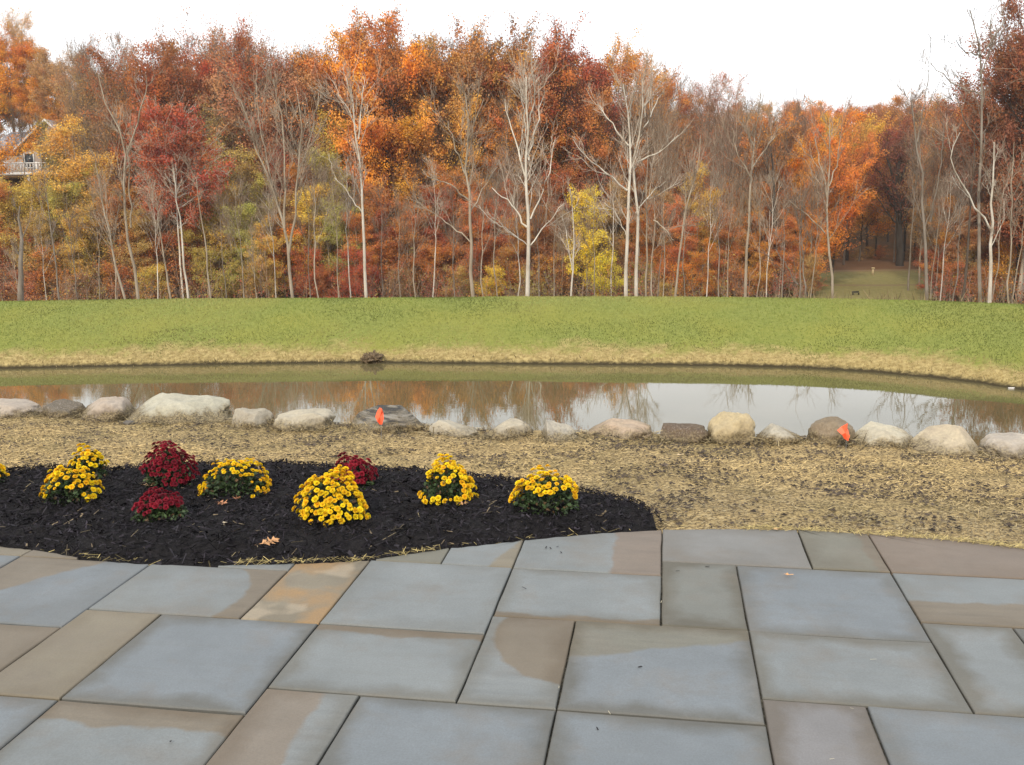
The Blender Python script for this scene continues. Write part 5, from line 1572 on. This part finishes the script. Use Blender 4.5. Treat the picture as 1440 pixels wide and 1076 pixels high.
hero('bare_tree', 91, [(1.1, [(664, 418), (662, 312), (656, 240), (658, 160), (654, 130)]), (.5, [(656, 248), (640, 208), (630, 170)]), (.45, [(660, 282), (632, 260), (600, 248)]), (.35, [(661, 340), (632, 316), (606, 296)]), (.35, [(660, 300), (682, 262), (700, 235)]), (.35, [(657, 200), (670, 165), (680, 140)])],
     'grey tan leafless tree halfway between great oak and central sycamore', 'tan', seed=5)
hero('bare_tree', 90, [(.7, [(176, 422), (160, 360), (142, 272), (134, 230)])], 'slender pale trunk leaning left, left one of a leaning pair', 'tan', seed=6, nb=7, spread=.8)
hero('bare_tree', 91, [(.9, [(194, 420), (184, 360), (172, 280), (178, 222), (176, 190), (152, 160), (138, 104)]), (.5, [(180, 210), (194, 170), (206, 128), (205, 105)]), (.45, [(184, 320), (182, 250), (178, 205)])],
     'forked pale trunk leaning left, right one of a leaning pair', 'tan', seed=7, nb=9, spread=.8)
hero('bare_tree', 90, [(.7, [(264, 422), (256, 340), (248, 288), (244, 236)])], 'white slender trunk below the red maple crown', 'white', seed=8, nb=5, spread=.7)
hero('bare_tree', 91, [(.55, [(296, 420), (288, 340), (280, 290), (276, 250)])], 'thin pale stem right of the red maple trunk', 'tan', seed=9, nb=6)
hero('bare_tree', 91, [(.55, [(240, 420), (226, 332), (218, 270)])], 'thin pale stem left of the red maple trunk', 'tan', seed=10, nb=6)
hero('bare_tree', 92, [(1.0, [(412, 418), (400, 320), (384, 262), (356, 200), (338, 140)]), (.7, [(406, 360), (418, 256), (424, 180), (416, 122)]), (.6, [(400, 322), (402, 240), (396, 160), (384, 110)]), (.45, [(384, 262), (366, 180), (360, 120)]), (.45, [(420, 250), (440, 180), (448, 130)])],
     'large grey tan tree forking into many upright limbs, left of the oak', 'tan', seed=11, nb=14, spread=1.0)
hero('bare_tree', 88, [(.75, [(1170, 420), (1164, 340), (1164, 280), (1168, 220), (1167, 165)]), (.4, [(1164, 280), (1154, 228), (1146, 195)]), (.35, [(1160, 328), (1136, 304), (1110, 282)]), (.35, [(1166, 262), (1178, 225), (1180, 185)])],
     'thin grey tree at the left side of the lawn clearing', 'tan', seed=12)
hero('bare_tree', 94, [(.95, [(1048, 418), (1050, 360), (1056, 256), (1062, 192), (1068, 152)]), (.4, [(1056, 250), (1036, 215), (1030, 180)]), (.4, [(1058, 235), (1078, 210), (1094, 180)]), (.35, [(1060, 210), (1050, 180), (1046, 155)])],
     'leafless tree with pale upswept branches right of the gold slender tree', 'tan', seed=13)
hero('bare_tree', 88, [(1.0, [(1304, 424), (1300, 320), (1296, 248), (1287, 192), (1282, 140)]), (.5, [(1308, 312), (1322, 240), (1327, 200)]), (.35, [(1290, 200), (1300, 140), (1306, 88)])],
     'grey forked trunk at the right side of the lawn clearing', 'grey', seed=14, nb=8)
hero('bare_tree', 86, [(1.0, [(1378, 424), (1380, 320), (1378, 200), (1382, 152), (1382, 80), (1372, 48), (1364, 14)]), (.45, [(1384, 76), (1404, 44), (1422, 12)]), (.32, [(1382, 80), (1356, 74), (1344, 56)]), (.4, [(1380, 134), (1350, 122), (1330, 108), (1308, 88)]), (.3, [(1378, 200), (1352, 160), (1346, 136)]), (.3, [(1382, 100), (1395, 60), (1394, 20)])],
     'tallest leafless tree, rising into the sky near the right edge', 'grey', seed=15, nb=8, spread=.75, twig_r=.014)
hero('sycamore_tree', 85, [(1.05, [(1390, 428), (1394, 340), (1396, 248), (1398, 200)]), (.5, [(1392, 322), (1368, 280), (1339, 234), (1336, 214), (1350, 186)])],
     'mottled white trunk with a long limb leaning left near the right edge', 'white', seed=16, nb=6, spread=.7)
hero('bare_tree', 91, [(.7, [(950, 418), (956, 352), (964, 300), (980, 235), (985, 190)])], 'slender pale trunk leaning right beside the gold leaved tree', 'tan', seed=17, nb=8)
hero('bare_tree', 90, [(.55, [(804, 418), (808, 340), (806, 296), (802, 265)]), (.35, [(804, 380), (796, 330), (790, 300)])], 'thin whitish sapling at the left side of the bright yellow tree', 'white', seed=18, nb=8)
hero('bare_tree', 91, [(.6, [(908, 418), (910, 330), (910, 262), (912, 200)])], 'thin straight stem just right of the twin white trunks', 'tan', seed=19, nb=7)
hero('bare_tree', 90, [(.5, [(916, 418), (919, 340), (921, 300)]), (.4, [(919, 310), (935, 322), (948, 338)])], 'short thin stem with drooping limb right of the twin trunks', 'tan', seed=20, nb=6)
hero('bare_tree', 89, [(.5, [(1124, 418), (1126, 330), (1128, 280)]), (.35, [(1122, 400), (1104, 370), (1090, 350)])], 'thin grey sapling left of the lawn clearing, left of two', 'grey', seed=21, nb=8)
hero('bare_tree', 89, [(.5, [(1132, 418), (1127, 330), (1120, 300)])], 'thin grey sapling left of the lawn clearing, right of two', 'grey', seed=22, nb=7)
hero('bare_tree', 87, [(.5, [(1417, 428), (1421, 340), (1424, 250), (1426, 200)])], 'thin straight stem right of the mottled white trunk', 'tan', seed=23, nb=7)
hero('bare_tree', 88, [(.8, [(1354, 424), (1361, 340), (1366, 260), (1370, 190)])], 'dark straight trunk left of the tallest leafless tree', 'brown', seed=24, nb=8)
hero('bare_tree', 92, [(.5, [(84, 420), (76, 350), (68, 300), (64, 265)])], 'thin grey stem below the gold crowns at the far left', 'grey', seed=25, nb=7)
hero('bare_tree', 92, [(1.5, [(30, 420), (29, 350), (28, 290)])], 'thick grey trunk under the gold crowns at the left edge', 'grey', r0=.2, seed=26, nb=4)
hero('bare_tree', 98, [(1.6, [(1094, 418), (1090, 330), (1088, 262), (1085, 215)])], 'thick dark trunk in shade left of the orange grove', 'dark', r0=.2, seed=27, nb=5)
hero('bare_tree', 97, [(1.5, [(1048, 418), (1052, 340), (1056, 280)])], 'dark trunk behind the pale upswept tree', 'dark', r0=.18, seed=28, nb=5)

hero('oak_tree', 137, [(1.0, [(1266, 373), (1264, 315), (1262, 262), (1265, 215)]), (.45, [(1263, 300), (1248, 262), (1236, 240)]), (.45, [(1264, 310), (1284, 268), (1298, 245)]), (.35, [(1262, 270), (1250, 230), (1244, 205)]), (.35, [(1263, 262), (1276, 225), (1284, 205)])],
     'dark trunked oak with dark red leaves standing on the lawn clearing', 'dark', r0=.62, seed=31, nb=16, spread=1.3, leaves=(9000, (.20, .065, .042)))

# undergrowth: thin stems, twigs and scattered leaves below the canopy
def brush(n_st, n_lf):
    x = R.uniform(-62, 62, n_st * 2)
    y = R.uniform(80, 128, n_st * 2)
    a_ = x / y
    k = (np.abs(a_) < .66) & ~((a_ > .315) & (a_ < .445)) & (fbm(x, y, 7, 61) > .40)
    x, y = x[k][:n_st], y[k][:n_st]
    z = h_far(x, y)
    m = len(x)
    h = R.gamma(4, .55, m) + .6
    P = np.zeros((m, 4, 3))
    ln = R.normal(0, .18, (m, 2))
    for j in range(4):
        s = j / 3
        P[:, j, 0] = x + ln[:, 0] * h * s + R.normal(0, .05, m)
        P[:, j, 1] = y + ln[:, 1] * h * s
        P[:, j, 2] = z + h * s
    V1_, F1_ = tubes(P, np.full(m, .030), np.full(m, .012), 3)
    K, rk = kids(R, P, np.full(m, .03), 6, .25, 1, (.3, 1.0), lambda t, g: g.uniform(.25, .5, t.shape), 3, up=.2, wob=.05)
    V2_, F2_ = tubes(K, np.full(len(K), .016), np.full(len(K), .009), 3)
    V, F = join([(V1_, F1_), (V2_, F2_)])
    cb_ = np.array([.27, .19, .135]) * R.uniform(.5, 1.4, (m, 1))
    c = np.concatenate([np.repeat(cb_, 12, 0), np.repeat(np.repeat(cb_, 6, 0), 9, 0)])
    o = obj('undergrowth_twigs', mesh_np('undergrowth_twigs', V, F, cols=c), M_COL)
    tag(o, 'tangled brown twigs of undergrowth along the foot of the wood', 'undergrowth', kind='stuff')
    V, F, T = leaves_on(R, K, n_lf, .17, .28)
    xs_ = V.reshape(-1, 4, 3)[:, 0, 0]; ys_ = V.reshape(-1, 4, 3)[:, 0, 1]
    f1 = fbm(xs_, ys_, 6, 71)[:, None]; f2 = fbm(xs_, ys_, 5, 75)[:, None]
    c = np.where(f1 > .56, np.array([.36, .10, .06]), np.where(f1 > .47, np.array([.26, .14, .07]), np.where(f2 > .5, np.array([.34, .27, .07]), np.array([.45, .20, .05]))))
    c = c * R.uniform(.45, 1.2, (len(c), 1))
    o = obj('undergrowth_leaves', mesh_np('undergrowth_leaves', V, F, cols=np.repeat(c, 4, 0)), M_COL)
    tag(o, 'red, tan and gold leaves of undergrowth along the wood foot', 'undergrowth', kind='stuff')
brush(1700, 62000)

from collections import defaultdict
dd = defaultdict(list)
for px, e in AUTO: dd[e['label']].append((px, e))
for lb, ls in dd.items():
    if len(ls) < 2: continue
    ls.sort(key=lambda q: q[0])
    nm = {2: ['left one', 'right one'], 3: ['leftmost', 'middle one', 'rightmost'], 4: ['leftmost', 'second from left', 'second from right', 'rightmost']}.get(len(ls))
    if nm is None: nm = ['leftmost', 'second from left', 'third from left'] + ['fourth from left', 'fifth from left', 'sixth from left'][:len(ls) - 4] + ['rightmost']
    for (px, e), q in zip(ls, nm): e['label'] = lb + ', ' + q

# ------------------------------------------------------------------ buildings on the wooded hillside
def box(name, x0, x1, y0, y1, z0, z1, mat, parent):
    V = [(x, y, z) for z in (z0, z1) for x, y in ((x0, y0), (x1, y0), (x1, y1), (x0, y1))]
    F = np.array([[0, 3, 2, 1], [4, 5, 6, 7], [0, 1, 5, 4], [1, 2, 6, 5], [2, 3, 7, 6], [3, 0, 4, 7]])
    return obj(name, mesh_np(name, V, F), mat, parent)
M_SIDING = mat_simple('beige_siding', (.36, .29, .24), .8, .2, .12)
M_WHITE = mat_simple('white_trim', (.78, .77, .74), .6, .3, .06)
M_ROOF = mat_simple('grey_shingle', (.26, .26, .29), .9, .2, .3, 3)
n = NT('window_glass'); n.base((.03, .035, .04), .08, .5); M_GLASS = n.m
Yh = 130.0
c0 = at_dist(55, 224, Yh)
zb = float(h_far(np.array([c0[0]]), np.array([Yh]))[0])
hs = empty('hillside_house', (c0[0], Yh + 2.5, c0[2] - 1.2))
hs.scale = (1.16,) * 3
tag(hs, 'beige gabled house with grey roof and white railed deck among gold trees', 'house')
mpx = Yh / F_PX
gw, ph = 3.3, 5.4
box('wall', -gw, gw, 0, 9, -3, 2.4, M_SIDING, hs)
me = mesh_np('gable', [(-gw, 0, 2.4), (gw, 0, 2.4), (0.3, 0, ph), (-gw, .3, 2.4), (gw, .3, 2.4), (0.3, .3, ph)], [np.array([[0, 1, 2], [5, 4, 3]]), np.array([[0, 2, 5, 3], [1, 4, 5, 2], [0, 3, 4, 1]])])
obj('gable', me, M_SIDING, hs)
rx = gw + .5
me = mesh_np('roof', [(-rx, -.5, 2.15), (.3, -.5, ph + .25), (rx, -.5, 2.15), (-rx, 9.5, 2.15), (.3, 9.5, ph + .25), (rx, 9.5, 2.15), (-rx, -.5, 2.0), (.3, -.5, ph + .08), (rx, -.5, 2.0), (-rx, 9.5, 2.0), (.3, 9.5, ph + .08), (rx, 9.5, 2.0)],
             np.array([[0, 1, 4, 3], [1, 2, 5, 4], [6, 9, 10, 7], [7, 10, 11, 8], [0, 3, 9, 6], [2, 8, 11, 5]]))
rf2 = obj('roof', me, M_ROOF, hs)
for sx_ in (-1, 1):
    a_, b_ = (-rx, 2.05) if sx_ < 0 else (rx, 2.05), (.3, ph + .15)
    V = [(a_[0], -.56, a_[1] - .12), (b_[0], -.56, b_[1] - .12), (b_[0], -.56, b_[1] + .14), (a_[0], -.56, a_[1] + .14)]
    V += [(x, -.503, z) for x, _, z in V]
    obj('rake_board', mesh_np('rake_board', V, np.array([[0, 1, 2, 3], [7, 6, 5, 4], [0, 4, 5, 1], [1, 5, 6, 2], [2, 6, 7, 3], [3, 7, 4, 0]])), M_WHITE, rf2)
# wing with hipped grey roof on the left
box('wing_wall', -8.2, -gw - .01, 1.5, 8, -3, 2.0, M_SIDING, hs)
me = mesh_np('wing_roof', [(-8.7, 1, 1.95), (-gw + .6, 1, 1.95), (-gw + .6, 8.5, 1.95), (-8.7, 8.5, 1.95), (-6.3, 4.6, 4.6), (-2.0, 4.6, 4.6)], [np.array([[0, 1, 5, 4], [2, 3, 4, 5], [0, 3, 2, 1]]), np.array([[0, 4, 3], [1, 2, 5]])])
obj('wing_roof', me, M_ROOF, hs)
for x_ in (-2.2, -.2, 1.6):
    w_ = box('window', x_ - .5, x_ + .5, -.06, -.01, .2, 1.8, M_GLASS, hs)
    for (a0, a1, z0, z1) in ((x_ - .6, x_ - .5, .1, 1.9), (x_ + .5, x_ + .6, .1, 1.9), (x_ - .5, x_ + .5, 1.8, 1.9), (x_ - .5, x_ + .5, .1, .2)):
        box('frame', a0, a1, -.09, -.005, z0, z1, M_WHITE, w_)
dk_ = box('deck', -5.6, 3.6, -2.8, -.1, -.75, -.45, M_WHITE, hs)
for i in range(26):
    x_ = -5.5 + i * .36
    big = i % 5 == 0
    box('baluster', x_ - (.10 if big else .045), x_ + (.10 if big else .045), -2.78, -2.68 + (.08 if big else 0), -.449, .72 if big else .55, M_WHITE, dk_)
box('rail', -5.6, 3.6, -2.80, -2.66, .551, .66, M_WHITE, dk_)
for x_ in (-5.4, -1.2, 3.4):
    box('deck_post', x_ - .12, x_ + .12, -2.7, -2.45, -8, -.751, M_WHITE, dk_)
# second house, only glimpsed through the trunks of the great oak
c1 = at_dist(547, 236, 128)
h2 = empty('white_house', (c1[0], 130, c1[2] - 2.2))
tag(h2, 'white house glimpsed through branches beside the great oak trunk', 'house')
box('wall', -2.0, 2.0, 0, 6, -4, 3.2, mat_simple('white_siding', (.62, .62, .62), .7, .2, .05), h2)
me = mesh_np('roof', [(-2.5, -.5, 3.1), (2.5, -.5, 3.1), (2.5, 6.5, 3.1), (-2.5, 6.5, 3.1), (-2.5, 3, 5.2), (2.5, 3, 5.2)], [np.array([[0, 1, 5, 4], [2, 3, 4, 5], [0, 3, 2, 1]]), np.array([[0, 4, 3], [1, 2, 5]])])
obj('roof', me, M_ROOF, h2)
for z_ in (-1.6, 1.0):
    for x_ in (-1.0, .9):
        w_ = box('window', x_ - .4, x_ + .4, -.05, -.005, z_, z_ + 1.3, M_GLASS, h2)
        box('frame', x_ - .48, x_ + .48, -.07, -.003, z_ + 1.301, z_ + 1.40, M_WHITE, w_)
        box('frame', x_ - .48, x_ + .48, -.07, -.003, z_ - .1, z_ - .001, M_WHITE, w_)

# small things on the lawn clearing
g_y = 124
q = at_dist(1227, 388, g_y)
zg = float(h_far(np.array([q[0]]), np.array([float(g_y)]))[0]) + .12
ps = empty('marker_post', (q[0], g_y, zg))
tag(ps, 'small tan marker post standing on the lawn clearing', 'post')
M_PT = mat_simple('tan_post', (.50, .40, .24))
box('shaft', -.11, .11, -.11, .11, -.1, .75, M_PT, ps)
box('cap', -.17, .17, -.17, .17, .751, .95, M_PT, ps)
g_y = 100
q = at_dist(1204, 406, g_y)
zg = float(h_far(np.array([q[0]]), np.array([float(g_y)]))[0]) + .12
pb = empty('park_bench', (q[0], g_y, zg), .2)
pb.scale = (.45, .45, .45)
tag(pb, 'low dark bench on the lawn clearing', 'bench')
M_BEN = mat_simple('dark_wood', (.035, .03, .028))
box('seat', -.9, .9, -.22, .22, .40, .46, M_BEN, pb)
box('backrest', -.9, .9, .225, .27, .52, .85, M_BEN, pb)
for x_ in (-.75, .75):
    box('leg', x_ - .05, x_ + .05, -.2, .26, 0, .399, M_BEN, pb)
print('trees', cnt[0], 'tris', sum(len(m.loops) - 2 * len(m.polygons) for m in bpy.data.meshes))

# ------------------------------------------------------------------ thin autumn haze over the valley
hz = box('haze', -330, 330, -140, 415, -13, 62, None, None)
hm = bpy.data.materials.new('haze')
hm.use_nodes = True
hm.node_tree.nodes.clear()
ho = hm.node_tree.nodes.new('ShaderNodeOutputMaterial')
hv = hm.node_tree.nodes.new('ShaderNodeVolumePrincipled')
hv.inputs['Color'].default_value = (.95, .93, .92, 1)
hv.inputs['Density'].default_value = .00022
hm.node_tree.links.new(hv.outputs[0], ho.inputs['Volume'])
hz.data.materials.append(hm)
hz['kind'] = 'stuff'
